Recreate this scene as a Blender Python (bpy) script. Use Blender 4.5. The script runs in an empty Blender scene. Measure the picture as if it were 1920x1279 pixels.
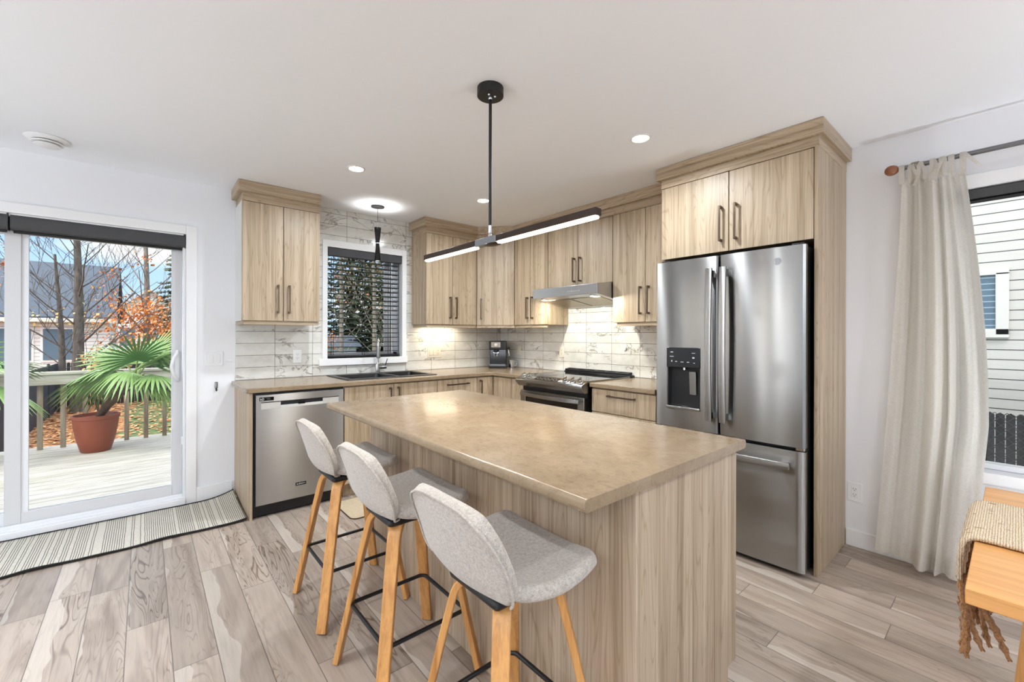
import bpy, bmesh, math, random
from mathutils import Vector, Matrix

# ---------------------------------------------------------------- camera / world / sun / exposure
SC = bpy.context.scene
COL = SC.collection
PI = math.pi
HC = 1.2855                       # eye height
cam_d = bpy.data.cameras.new('camera')
cam = bpy.data.objects.new('camera', cam_d)
COL.objects.link(cam)
_f, _yaw, _roll = 806.49, 0.8659, 0.0024
cam_d.sensor_fit = 'HORIZONTAL'
cam_d.sensor_width = 36.0
cam_d.lens = _f / 1920 * 36
cam_d.shift_x = (960 - 957.36) / 1920
cam_d.shift_y = (628.38 - 639.5) / 1920
cam_d.clip_start = 0.05
cam_d.clip_end = 300
_F = Vector((math.cos(_yaw), math.sin(_yaw), 0))
_R = Vector((math.sin(_yaw), -math.cos(_yaw), 0)) + Vector((0, 0, _roll))
_R.normalize()
_U = _R.cross(_F)
m = Matrix((( _R.x, _U.x, -_F.x, 0), (_R.y, _U.y, -_F.y, 0), (_R.z, _U.z, -_F.z, HC), (0, 0, 0, 1)))
cam.matrix_world = m
SC.camera = cam

SC.view_settings.view_transform = 'Standard'
SC.view_settings.look = 'None'
SC.view_settings.gamma = 1
SC.view_settings.exposure = 0.29
SC.view_settings.use_curve_mapping = False
SC.cycles.use_denoising = True
SC.cycles.max_bounces = 10
SC.cycles.diffuse_bounces = 6
SC.cycles.transparent_max_bounces = 16
SC.cycles.caustics_reflective = False
SC.cycles.caustics_refractive = False
SC.cycles.sample_clamp_indirect = 6

W = bpy.data.worlds.new('sky')
SC.world = W
W.use_nodes = True
nt = W.node_tree
nt.nodes.clear()
def _n(nt, t, **k):
    n = nt.nodes.new(t)
    for a, b in k.items(): setattr(n, a, b)
    return n
tc = _n(nt, 'ShaderNodeTexCoord')
sep = _n(nt, 'ShaderNodeSeparateXYZ')
nt.links.new(tc.outputs['Generated'], sep.inputs[0])
ramp = _n(nt, 'ShaderNodeValToRGB')
e = ramp.color_ramp.elements
e[0].position, e[0].color = 0.0, (0.44, 0.62, 0.80, 1)
e[1].position, e[1].color = 0.45, (0.15, 0.34, 0.68, 1)
nt.links.new(sep.outputs[2], ramp.inputs[0])
mp = _n(nt, 'ShaderNodeMapping')
mp.inputs['Scale'].default_value = (1, 1, 3.0)
nt.links.new(tc.outputs['Generated'], mp.inputs[0])
noi = _n(nt, 'ShaderNodeTexNoise')
noi.inputs['Scale'].default_value = 3.2
noi.inputs['Detail'].default_value = 6
nt.links.new(mp.outputs[0], noi.inputs[0])
cr = _n(nt, 'ShaderNodeValToRGB')
cr.color_ramp.elements[0].position = 0.50
cr.color_ramp.elements[1].position = 0.68
nt.links.new(noi.outputs[0], cr.inputs[0])
mix = _n(nt, 'ShaderNodeMixRGB')
mix.inputs[2].default_value = (.78, .80, .82, 1)
nt.links.new(cr.outputs[0], mix.inputs[0])
nt.links.new(ramp.outputs[0], mix.inputs[1])
hi = _n(nt, 'ShaderNodeValToRGB')          # unseen bright zone overhead, added for more daylight
hi.color_ramp.elements[0].position = 0.38
hi.color_ramp.elements[1].position = 0.62
nt.links.new(sep.outputs[2], hi.inputs[0])
mix2 = _n(nt, 'ShaderNodeMixRGB')
mix2.inputs[2].default_value = (1.75, 1.82, 1.95, 1)
nt.links.new(hi.outputs[0], mix2.inputs[0])
nt.links.new(mix.outputs[0], mix2.inputs[1])
we = _n(nt, 'ShaderNodeValToRGB')          # unseen bright patch to the west, added to streak the refrigerator steel
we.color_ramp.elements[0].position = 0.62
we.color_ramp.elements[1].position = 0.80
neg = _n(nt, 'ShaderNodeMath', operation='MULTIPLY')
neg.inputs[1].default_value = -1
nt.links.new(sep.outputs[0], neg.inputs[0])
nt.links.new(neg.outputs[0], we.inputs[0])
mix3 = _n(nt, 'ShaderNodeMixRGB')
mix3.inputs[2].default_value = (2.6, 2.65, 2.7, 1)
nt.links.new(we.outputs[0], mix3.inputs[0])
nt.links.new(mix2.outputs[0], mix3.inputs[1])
bg = _n(nt, 'ShaderNodeBackground')
bg.inputs[1].default_value = 1.35
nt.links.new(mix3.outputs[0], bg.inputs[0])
wo = _n(nt, 'ShaderNodeOutputWorld')
nt.links.new(bg.outputs[0], wo.inputs[0])

sun_d = bpy.data.lights.new('sun', 'SUN')
sun_d.energy = 2.3
sun_d.angle = math.radians(25)
sun_d.color = (1.0, 0.96, 0.90)
sun = bpy.data.objects.new('sun', sun_d)
COL.objects.link(sun)
_sd = Vector((0.30, 0.36, -0.90)).normalized()
sun.rotation_euler = _sd.to_track_quat('-Z', 'Y').to_euler()
sun.location = (-2, -5, 9)

LIGHT_POT, LIGHT_UP = 12.5, 25.0

# ---------------------------------------------------------------- helpers
YA, XB, H = 4.067, 3.309, 2.44      # wall A plane (y), wall B plane (x), ceiling
XW, YW = -3.6, -3.2                 # walls behind the camera
RND = random.Random(7)

class MB:
    """collects shapes in world coordinates into one mesh"""
    def __init__(s): s.bm = bmesh.new()
    def box(s, x0, x1, y0, y1, z0, z1, rot=None, c=None):
        vs = [s.bm.verts.new(p) for p in ((x0,y0,z0),(x1,y0,z0),(x1,y1,z0),(x0,y1,z0),(x0,y0,z1),(x1,y0,z1),(x1,y1,z1),(x0,y1,z1))]
        for q in ((0,3,2,1),(4,5,6,7),(0,1,5,4),(1,2,6,5),(2,3,7,6),(3,0,4,7)):
            s.bm.faces.new([vs[i] for i in q])
        if rot is not None:
            bmesh.ops.transform(s.bm, matrix=Matrix.Translation(c) @ rot @ Matrix.Translation(-Vector(c)), verts=vs)
        return s
    def prism(s, poly, d, close=True):
        """poly: list of 3d points, extruded by vector d"""
        d = Vector(d); a = [s.bm.verts.new(p) for p in poly]; b = [s.bm.verts.new(Vector(p)+d) for p in poly]
        n = len(a)
        s.bm.faces.new(a[::-1]); s.bm.faces.new(b)
        for i in range(n):
            j = (i+1) % n
            s.bm.faces.new((a[i], a[j], b[j], b[i]))
        return s
    def ring_loft(s, rings, closed=True, cap=True):
        R = [[s.bm.verts.new(p) for p in r] for r in rings]
        n = len(R[0])
        for k in range(len(R)-1):
            for i in range(n if closed else n-1):
                j = (i+1) % n
                s.bm.faces.new((R[k][i], R[k][j], R[k+1][j], R[k+1][i]))
        if cap and closed:
            s.bm.faces.new(R[0][::-1]); s.bm.faces.new(R[-1])
        return R
    def tube(s, pts, r, n=10, cap=True, closed=False):
        pts = [Vector(p) for p in pts]
        rr = r if isinstance(r, (list, tuple)) else [r]*len(pts)
        rings = []; N = len(pts); prev = None
        for i, p in enumerate(pts):
            if closed: t = (pts[(i+1) % N] - pts[i-1])
            else: t = pts[min(i+1, N-1)] - pts[max(i-1, 0)]
            t.normalize()
            if prev is None:
                u = t.orthogonal().normalized()
            else:
                u = prev - t*prev.dot(t)
                u = u.normalized() if u.length > 1e-6 else t.orthogonal().normalized()
            prev = u
            v = t.cross(u)
            rings.append([p + (u*math.cos(2*PI*k/n) + v*math.sin(2*PI*k/n))*rr[i] for k in range(n)])
        if closed:
            R = [[s.bm.verts.new(q) for q in r_] for r_ in rings]
            for a in range(N):
                b = (a+1) % N
                # align the last ring with the first
                off = 0
                if a == N-1:
                    off = min(range(n), key=lambda o: (R[a][0].co - R[b][o].co).length)
                for i in range(n):
                    j = (i+1) % n
                    s.bm.faces.new((R[a][i], R[a][j], R[b][(j+off) % n], R[b][(i+off) % n]))
        else:
            s.ring_loft(rings, True, cap)
        return s
    def lathe(s, prof, o, axis=(0,0,1), n=24, sx=1.0, sy=1.0):
        """prof: (radius, height) pairs"""
        a = Vector(axis).normalized(); u = a.orthogonal().normalized()
        if abs(a.z) > .99: u = Vector((1,0,0))
        v = a.cross(u); o = Vector(o)
        s.ring_loft([[o + a*h + (u*math.cos(2*PI*k/n)*sx + v*math.sin(2*PI*k/n)*sy)*max(r, 1e-5) for k in range(n)] for r, h in prof])
        return s
    def disc(s, o, r, n=24, axis=(0,0,-1)):
        a = Vector(axis).normalized(); u = a.orthogonal().normalized(); v = a.cross(u); o = Vector(o)
        s.bm.faces.new([s.bm.verts.new(o + (u*math.cos(2*PI*k/n)+v*math.sin(2*PI*k/n))*r) for k in range(n)])
        return s
    def quad(s, *p):
        s.bm.faces.new([s.bm.verts.new(q) for q in p]); return s
    def grid(s, fn, nu, nv):
        V = [[s.bm.verts.new(fn(i/nu, j/nv)) for j in range(nv+1)] for i in range(nu+1)]
        for i in range(nu):
            for j in range(nv):
                s.bm.faces.new((V[i][j], V[i+1][j], V[i+1][j+1], V[i][j+1]))
        return s

def setp(o, label=None, cat=None, group=None, kind=None):
    if label: o['label'] = label
    if cat: o['category'] = cat
    if group: o['group'] = group
    if kind: o['kind'] = kind
    return o

def thing(name, loc, label, cat, group=None, kind=None, rz=0.0):
    o = bpy.data.objects.new(name, None)
    o.empty_display_size = .05
    COL.objects.link(o); o.location = loc; o.rotation_euler = (0, 0, rz)
    return setp(o, label, cat, group, kind)

def origin_of(o):
    v = Vector((0,0,0))
    while o is not None:
        v += Vector(o.location); o = o.parent
    return v

def obj(name, mb, mat, parent=None, bevel=0.0, seg=2, smooth=None, local=False, label=None, cat=None, group=None, kind=None, loc=None, sub=0):
    me = bpy.data.meshes.new(name)
    bmesh.ops.remove_doubles(mb.bm, verts=mb.bm.verts, dist=1e-6)
    bmesh.ops.recalc_face_normals(mb.bm, faces=mb.bm.faces)
    off = Vector((0,0,0))
    if parent is not None:
        if not local: off = origin_of(parent)
    elif loc is not None: off = Vector(loc)
    if off.length and not (local and parent is None):
        bmesh.ops.translate(mb.bm, verts=mb.bm.verts, vec=-off)
    mb.bm.to_mesh(me); mb.bm.free()
    o = bpy.data.objects.new(name, me); COL.objects.link(o)
    if parent is not None: o.parent = parent
    elif loc is not None: o.location = loc
    for mm in (mat if isinstance(mat, (list, tuple)) else [mat]): me.materials.append(mm)
    if bevel:
        b = o.modifiers.new('bevel', 'BEVEL'); b.width = bevel; b.segments = seg; b.limit_method = 'ANGLE'; b.angle_limit = math.radians(40)
        b.harden_normals = False
    if sub:
        b = o.modifiers.new('sub', 'SUBSURF'); b.levels = sub; b.render_levels = sub
    if smooth is not None or bevel or sub:
        me.polygons.foreach_set('use_smooth', [True]*len(me.polygons))
        if not sub: me.set_sharp_from_angle(angle=math.radians(smooth if smooth else 35))
    if mat is GRAIN:
        for p in me.polygons: p.material_index = 1 if abs(p.normal.x) > abs(p.normal.y) else 0
    return setp(o, label, cat, group, kind)

def dup(root, loc, label, rz=None):
    r = root.copy(); COL.objects.link(r); r.location = loc; r['label'] = label
    if rz is not None: r.rotation_euler = (0, 0, rz)
    for ch in list(root.children):
        c = ch.copy(); COL.objects.link(c); c.parent = r
        for g in list(ch.children):
            d = g.copy(); COL.objects.link(d); d.parent = c
    return r

def lamp(name, kind, parent, loc, energy, color=(1,1,1), aim=(0,0,-1), **k):
    d = bpy.data.lights.new(name, kind); d.energy = energy; d.color = color
    for a, b in k.items(): setattr(d, a, b)
    o = bpy.data.objects.new(name, d); COL.objects.link(o)
    o.rotation_euler = Vector(aim).to_track_quat('-Z', 'Y').to_euler()
    o.parent = parent
    o.location = Vector(loc) - (origin_of(parent) if parent is not None else Vector((0,0,0)))
    return o

# ---------------------------------------------------------------- materials
def srgb(r, g, b):
    f = lambda c: (c/255/12.92) if c/255 <= .04045 else ((c/255+.055)/1.055)**2.4
    return (f(r), f(g), f(b), 1)

def newmat(name):
    mt = bpy.data.materials.new(name); mt.use_nodes = True
    t = mt.node_tree; b = t.nodes['Principled BSDF']
    return mt, t, b

def plain(name, rgb, rough=.5, metal=0.0, spec=.5, **k):
    mt, t, b = newmat(name)
    b.inputs['Base Color'].default_value = srgb(*rgb)
    b.inputs['Roughness'].default_value = rough
    b.inputs['Metallic'].default_value = metal
    b.inputs['Specular IOR Level'].default_value = spec
    for a, v in k.items(): b.inputs[a.replace('_', ' ')].default_value = v
    return mt

def N(t, typ, ins=None, **k):
    n = t.nodes.new(typ)
    for a, v in k.items(): setattr(n, a, v)
    for a, v in (ins or {}).items():
        if hasattr(v, 'links') or isinstance(v, bpy.types.NodeSocket): t.links.new(v, n.inputs[a])
        else: n.inputs[a].default_value = v
    return n
def coords(t, scale=(1,1,1), loc=(0,0,0), rot=(0,0,0), kind='Object'):
    c = N(t, 'ShaderNodeTexCoord')
    return N(t, 'ShaderNodeMapping', {'Vector': c.outputs[kind], 'Scale': scale, 'Location': loc, 'Rotation': rot}).outputs[0]
def rampn(t, fac, stops):
    r = N(t, 'ShaderNodeValToRGB', {'Fac': fac})
    el = r.color_ramp.elements
    while len(el) < len(stops): el.new(.5)
    for x, (p, c) in zip(el, stops):
        x.position = p; x.color = c if len(c) == 4 else srgb(*c)
    return r.outputs[0]
def noise(t, vec, scale, detail=3, rough=.5, dist=0.0):
    return N(t, 'ShaderNodeTexNoise', {'Vector': vec, 'Scale': scale, 'Detail': detail, 'Roughness': rough, 'Distortion': dist}).outputs[0]
def mixc(t, fac, a, b, mode='MIX'):
    n = N(t, 'ShaderNodeMixRGB', {'Fac': fac, 'Color1': a, 'Color2': b}, blend_type=mode)
    return n.outputs[0]
def math_(t, op, a, b=0.0, c=None):
    n = N(t, 'ShaderNodeMath', {0: a, 1: b}, operation=op)
    if c is not None:
        if isinstance(c, bpy.types.NodeSocket): t.links.new(c, n.inputs[2])
        else: n.inputs[2].default_value = c
    return n.outputs[0]
def bump(t, b, h, strength=.2, dist=.002):
    n = N(t, 'ShaderNodeBump', {'Height': h, 'Strength': strength, 'Distance': dist})
    t.links.new(n.outputs[0], b.inputs['Normal'])

def laminate(name, axis, tint=(1,1,1)):
    """pale beige textured wood laminate, grain along axis"""
    mt, t, b = newmat(name)
    def sc(k): return {'z': (1,1,k), 'x': (k,1,1), 'y': (1,k,1)}[axis]
    info = N(t, 'ShaderNodeObjectInfo')
    def shifted(k):
        c = N(t, 'ShaderNodeTexCoord')
        o = N(t, 'ShaderNodeVectorMath', {0: info.outputs['Random'], 1: (7.3, 5.1, 9.7)}, operation='MULTIPLY').outputs[0]
        v = N(t, 'ShaderNodeVectorMath', {0: c.outputs['Object'], 1: o}, operation='ADD').outputs[0]
        return N(t, 'ShaderNodeMapping', {'Vector': v, 'Scale': sc(k)}).outputs[0]
    n1 = noise(t, shifted(.022), 24, 3, .6, .5)
    n2 = noise(t, shifted(.012), 120, 2, .55, .3)
    fig = noise(t, shifted(.075), 8, 2, .5, .5)
    con = math_(t, 'ABSOLUTE', math_(t, 'SUBTRACT', math_(t, 'FRACT', math_(t, 'MULTIPLY', fig, 24)), .5))
    def c(*k): return srgb(*[min(255, x*y) for x, y in zip(k, tint)])
    base = rampn(t, n1, [(.30, c(156,136,110)), (.45, c(176,157,131)), (.57, c(187,168,142)), (.72, c(199,181,156))])
    lines = rampn(t, n2, [(.34, (.62,.55,.47,1)), (.46, (1,1,1,1)), (1, (1,1,1,1))])
    col = mixc(t, .66, base, lines, 'MULTIPLY')
    cath = rampn(t, con, [(.0, (.74,.67,.59,1)), (.10, (.95,.94,.92,1)), (.25, (1,1,1,1))])
    col = mixc(t, .85, col, cath, 'MULTIPLY')
    t.links.new(col, b.inputs['Base Color'])
    b.inputs['Roughness'].default_value = .42
    bump(t, b, n2, .10, .0006)
    return mt
WOODZ = laminate('laminate_vertical_grain', 'z')
WOODX = laminate('laminate_grain_x', 'x')
WOODY = laminate('laminate_grain_y', 'y')
GRAIN = [WOODX, WOODY]        # long grain follows the run of the moulding
ISL = laminate('laminate_island', 'z', (1.0, 1.0, 1.02))

def counter_mat():
    mt, t, b = newmat('stone_look_laminate')
    v = coords(t)
    a = noise(t, v, 7, 8, .65, .6); c = noise(t, coords(t, (1.6,.9,1)), 42, 5, .7, .3); d = noise(t, v, 130, 2, .5)
    col = rampn(t, a, [(.30, (141,121,97)), (.5, (151,131,106)), (.7, (160,141,116))])
    col = mixc(t, .55, col, rampn(t, c, [(.3, (.62,.58,.54,1)), (.5, (1,1,1,1)), (.72, (1.0,.98,.95,1))]), 'MULTIPLY')
    col = mixc(t, .25, col, rampn(t, d, [(.3, (.7,.7,.7,1)), (.6, (1,1,1,1))]), 'MULTIPLY')
    t.links.new(col, b.inputs['Base Color'])
    b.inputs['Roughness'].default_value = .23
    t.links.new(math_(t, 'MULTIPLY_ADD', c, .10, .14), b.inputs['Roughness'])
    b.inputs['Specular IOR Level'].default_value = .42
    return mt
STONE = counter_mat()

def floor_mat():
    mt, t, b = newmat('floor_planks')
    # rows along y: swap axes so that bricks run along y
    c = N(t, 'ShaderNodeTexCoord')
    s = N(t, 'ShaderNodeSeparateXYZ', {0: c.outputs['Object']})
    px = math_(t, 'DIVIDE', math_(t, 'ADD', s.outputs[0], .346 + .144*40), .144)
    row = math_(t, 'FLOOR', px)
    fx = math_(t, 'FRACT', px)
    rnd = N(t, 'ShaderNodeTexWhiteNoise', {'W': row}, noise_dimensions='1D').outputs[0]
    py = math_(t, 'DIVIDE', math_(t, 'ADD', s.outputs[1], math_(t, 'MULTIPLY_ADD', rnd, 1.22, 20.0)), 1.22)
    cell = math_(t, 'FLOOR', py); fy = math_(t, 'FRACT', py)
    cid = N(t, 'ShaderNodeCombineXYZ', {0: row, 1: cell})
    wn = N(t, 'ShaderNodeTexWhiteNoise', {'Vector': cid.outputs[0]}, noise_dimensions='3D')
    # seams
    ex = math_(t, 'MINIMUM', fx, math_(t, 'SUBTRACT', 1, fx))
    ey = math_(t, 'MINIMUM', fy, math_(t, 'SUBTRACT', 1, fy))
    seam = math_(t, 'MAXIMUM', math_(t, 'LESS_THAN', ex, .011), math_(t, 'LESS_THAN', ey, .0012))
    # per plank shifted grain
    off = N(t, 'ShaderNodeVectorMath', {0: wn.outputs['Color'], 1: (37, 53, 11)}, operation='MULTIPLY').outputs[0]
    v = N(t, 'ShaderNodeVectorMath', {0: c.outputs['Object'], 1: off}, operation='ADD').outputs[0]
    vl = N(t, 'ShaderNodeMapping', {'Vector': v, 'Scale': (1, .13, 1)}).outputs[0]
    rgbn = N(t, 'ShaderNodeSeparateXYZ', {0: wn.outputs['Color']})
    big = noise(t, vl, 8.0, 3, .55, .9)
    fig = noise(t, N(t, 'ShaderNodeMapping', {'Vector': v, 'Scale': (1, .11, 1)}).outputs[0], 12, 2, .5, .9)
    # contour lines of a smooth field read as cathedral grain
    con = math_(t, 'ABSOLUTE', math_(t, 'SUBTRACT', math_(t, 'FRACT', math_(t, 'MULTIPLY', fig, 15)), .5))
    fine = noise(t, N(t, 'ShaderNodeMapping', {'Vector': v, 'Scale': (1, .05, 1)}).outputs[0], 90, 3, .6, .3)
    light = rampn(t, big, [(.28, (152,135,120)), (.42, (173,156,141)), (.54, (188,172,157)), (.66, (180,164,149)), (.8, (160,144,129))])
    dark = rampn(t, con, [(.0, (108,92,80)), (.06, (176,162,150)), (.16, (255,255,255)), (1.0, (255,255,255))])
    amt = math_(t, 'MULTIPLY', math_(t, 'MULTIPLY', rgbn.outputs[1], rampn(t, noise(t, vl, 5, 2), [(.40, (.05,.05,.05,1)), (.60, (1,1,1,1))])), .95)
    col = mixc(t, amt, light, mixc(t, 1.0, light, dark, 'MULTIPLY'))
    # pale sapwood along one edge of many planks
    edge = math_(t, 'ADD', fx, math_(t, 'MULTIPLY', noise(t, N(t, 'ShaderNodeMapping', {'Vector': v, 'Scale': (0, 1, 0)}).outputs[0], 2.6, 2), 1.1))
    sap = math_(t, 'LESS_THAN', edge, math_(t, 'MULTIPLY_ADD', rgbn.outputs[2], .75, .20))
    col = mixc(t, math_(t, 'MULTIPLY', sap, .75), col, srgb(211,199,185))
    # a few knots
    vo = N(t, 'ShaderNodeTexVoronoi', {'Vector': N(t, 'ShaderNodeMapping', {'Vector': v, 'Scale': (1, .5, 1)}).outputs[0], 'Scale': 2.6})
    kn = rampn(t, math_(t, 'ADD', vo.outputs[0], math_(t, 'MULTIPLY', fine, .03)), [(.03, (.8,.8,.8,1)), (.055, (.25,.25,.25,1)), (.09, (0,0,0,1))])
    col = mixc(t, kn, col, srgb(104,86,72))
    tone = math_(t, 'MULTIPLY_ADD', wn.outputs['Value'], .27, .73)
    col = mixc(t, 1.0, col, N(t, 'ShaderNodeCombineColor', {0: tone, 1: tone, 2: tone}).outputs[0], 'MULTIPLY')
    col = mixc(t, .35, col, rampn(t, fine, [(.3, (.62,.6,.58,1)), (.55, (1,1,1,1))]), 'MULTIPLY')
    col = mixc(t, math_(t, 'MULTIPLY', seam, .75), col, srgb(70,60,54))
    t.links.new(col, b.inputs['Base Color'])
    t.links.new(math_(t, 'MULTIPLY_ADD', fine, .15, .30), b.inputs['Roughness'])
    b.inputs['Specular IOR Level'].default_value = .4
    bump(t, b, math_(t, 'SUBTRACT', fine, math_(t, 'MULTIPLY', seam, 2)), .12, .001)
    return mt
FLOOR = floor_mat()

def tile_mat(name, ax, off):
    """stacked 30 x 10 cm marble look tiles, running along x or y"""
    mt, t, b = newmat(name)
    c = N(t, 'ShaderNodeTexCoord')
    s = N(t, 'ShaderNodeSeparateXYZ', {0: c.outputs['Object']})
    u = s.outputs[0] if ax == 'x' else s.outputs[1]
    pu = math_(t, 'DIVIDE', math_(t, 'ADD', u, off), .300)
    pv = math_(t, 'DIVIDE', math_(t, 'ADD', s.outputs[2], -.917 + .0985*20), .0985)
    fu, fv = math_(t, 'FRACT', pu), math_(t, 'FRACT', pv)
    eu = math_(t, 'MULTIPLY', math_(t, 'MINIMUM', fu, math_(t, 'SUBTRACT', 1, fu)), .300)
    ev = math_(t, 'MULTIPLY', math_(t, 'MINIMUM', fv, math_(t, 'SUBTRACT', 1, fv)), .0985)
    grout = math_(t, 'LESS_THAN', math_(t, 'MINIMUM', eu, ev), .0017)
    cid = N(t, 'ShaderNodeCombineXYZ', {0: math_(t, 'FLOOR', pu), 1: math_(t, 'FLOOR', pv), 2: 3.0 if ax == 'x' else 8.0})
    wn = N(t, 'ShaderNodeTexWhiteNoise', {'Vector': cid.outputs[0]}, noise_dimensions='3D')
    off3 = N(t, 'ShaderNodeVectorMath', {0: wn.outputs['Color'], 1: (17, 23, 13)}, operation='MULTIPLY').outputs[0]
    v = N(t, 'ShaderNodeVectorMath', {0: c.outputs['Object'], 1: off3}, operation='ADD').outputs[0]
    v = N(t, 'ShaderNodeMapping', {'Vector': v, 'Rotation': (.5, .6, .4), 'Scale': (1, 1, 1.7)}).outputs[0]
    n = noise(t, v, 4.5, 4, .62, .7)
    ridge = math_(t, 'ABSOLUTE', math_(t, 'SUBTRACT', n, .5))
    mask = rampn(t, noise(t, v, 3.3, 1, .5), [(.50, (0,0,0,1)), (.60, (1,1,1,1))])
    vein = math_(t, 'MULTIPLY', rampn(t, ridge, [(.0, (1,1,1,1)), (.012, (.6,.6,.6,1)), (.030, (0,0,0,1))]), mask)
    cloud = rampn(t, noise(t, v, 6, 4, .6), [(.35, (214,212,204)), (.6, (229,228,222))])
    col = mixc(t, math_(t, 'MULTIPLY', vein, .85), cloud, srgb(128,118,104))
    tone = math_(t, 'MULTIPLY_ADD', wn.outputs['Value'], .07, .94)
    col = mixc(t, 1.0, col, N(t, 'ShaderNodeCombineColor', {0: tone, 1: tone, 2: tone}).outputs[0], 'MULTIPLY')
    col = mixc(t, grout, col, srgb(108,101,90))
    t.links.new(col, b.inputs['Base Color'])
    t.links.new(math_(t, 'MULTIPLY_ADD', grout, .5, .14), b.inputs['Roughness'])
    bump(t, b, math_(t, 'SUBTRACT', 1, grout), .3, .001)
    return mt
TILEA = tile_mat('marble_tile_left', 'x', -.538 + .3*40)
TILEB = tile_mat('marble_tile_right', 'y', -.032 + .3*40)

def steel(name, rgb=(160,159,157), rough=.25, aniso=1.0, rot=.25, tangent='Z'):
    mt, t, b = newmat(name)
    b.inputs['Metallic'].default_value = 1
    v = coords(t, (.6,.6,260) if tangent == 'Z' else (260,.6,.6))
    n = noise(t, v, 3, 2, .5)
    t.links.new(rampn(t, n, [(.3, tuple(x*.975 for x in rgb)), (.7, rgb)]), b.inputs['Base Color'])
    b.inputs['Roughness'].default_value = rough
    b.inputs['Anisotropic'].default_value = aniso
    b.inputs['Anisotropic Rotation'].default_value = rot
    tg = N(t, 'ShaderNodeTangent', direction_type='RADIAL', axis=tangent)
    t.links.new(tg.outputs[0], b.inputs['Tangent'])
    return mt
STEEL = steel('brushed_steel')
STEEL_D = steel('brushed_steel_dark', (150,152,154), .3, .5)
NICKEL = plain('brushed_nickel', (142,132,120), .32, 1.0)
NICKEL_B = plain('polished_steel', (205,205,205), .12, 1.0)
CHROME = plain('chrome', (225,226,228), .06, 1.0)
BLACK = plain('matt_black', (16,16,17), .45)
BLACKG = plain('gloss_black', (8,8,9), .12)
DKPLAST = plain('dark_grey_plastic', (46,47,48), .4)
SINKM = plain('black_composite', (24,23,22), .35)
CHAR = plain('charcoal_fabric', (62,62,63), .75)
WALLM = plain('wall_paint', (238,239,242), .6, spec=.3)
CEILM = plain('ceiling_paint', (245,248,253), .8, spec=.2)
TRIMW = plain('white_trim', (240,240,240), .35)
VINYL = plain('white_vinyl', (236,237,239), .28)
VINYLG = plain('light_grey_vinyl', (212,212,213), .35)  # light grey vinyl of the sliding door panel
PLATE = plain('white_plastic', (240,241,242), .3)
IVORY = plain('ivory_plastic', (228,222,206), .3)
CARC = plain('white_melamine', (222,222,218), .4)
BRONZE = plain('dark_bronze', (58,44,36), .35, .6)
PULL = plain('bronze_nickel', (112,98,86), .3, 1.0)
def emis(name, rgb, s):
    mt, t, b = newmat(name)
    b.inputs['Base Color'].default_value = srgb(*rgb)
    b.inputs['Emission Color'].default_value = srgb(*rgb); b.inputs['Emission Strength'].default_value = s
    return mt
LEDW = emis('led_warm', (255,240,214), 5.0)
POTE = emis('pot_led', (255,248,232), 9.0)
HOODE = emis('hood_led', (255,244,222), 9.0)
def glass(name, tint=(.97,.98,.98,1), refl=.06):
    mt, t, b = newmat(name)
    t.nodes.remove(b)
    tr = N(t, 'ShaderNodeBsdfTransparent', {'Color': tint})
    gl = N(t, 'ShaderNodeBsdfGlossy', {'Roughness': .01})
    fr = N(t, 'ShaderNodeFresnel', {'IOR': 1.25})
    mx = N(t, 'ShaderNodeMixShader', {0: fr.outputs[0], 1: tr.outputs[0], 2: gl.outputs[0]})
    t.links.new(mx.outputs[0], t.nodes['Material Output'].inputs[0])
    return mt
GLASS = glass('window_glass')
def cloth(name, rgb, rgb2, scale=420, rough=.9, bs=.25, sheen=.3):
    mt, t, b = newmat(name)
    v = coords(t)
    n = noise(t, v, scale, 2, .7); n2 = noise(t, v, scale*.28, 3, .6)
    f = math_(t, 'ADD', math_(t, 'MULTIPLY', n, .6), math_(t, 'MULTIPLY', n2, .4))
    t.links.new(rampn(t, f, [(.36, rgb2), (.60, rgb)]), b.inputs['Base Color'])
    b.inputs['Roughness'].default_value = rough
    b.inputs['Sheen Weight'].default_value = sheen
    bump(t, b, n, bs, .0015)
    return mt
FABRIC = cloth('heather_grey_fabric', (196,187,176), (150,140,130))
def oak(name, axis, a=(205,150,88), d=(178,120,64), rough=.35, sc=14):
    mt, t, b = newmat(name)
    k = {'z': (1,1,.05), 'x': (.05,1,1), 'y': (1,.05,1)}[axis]
    v = coords(t, k)
    n = noise(t, v, sc*3, 4, .6, .6); n2 = noise(t, v, sc*14, 2, .5)
    col = rampn(t, n, [(.3, d), (.5, a), (.75, tuple(min(255, x*1.08) for x in a))])
    col = mixc(t, .3, col, rampn(t, n2, [(.3, (.66,.56,.46,1)), (.5, (1,1,1,1))]), 'MULTIPLY')
    t.links.new(col, b.inputs['Base Color']); b.inputs['Roughness'].default_value = rough
    return mt
OAKZ = oak('bent_oak', 'z')
OAKY = oak('table_oak', 'y', (206,150,90), (188,130,70), .32, 9)
OAKF = oak('table_oak_legs', 'z', (214,160,98), (196,138,78), .35, 9)

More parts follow.
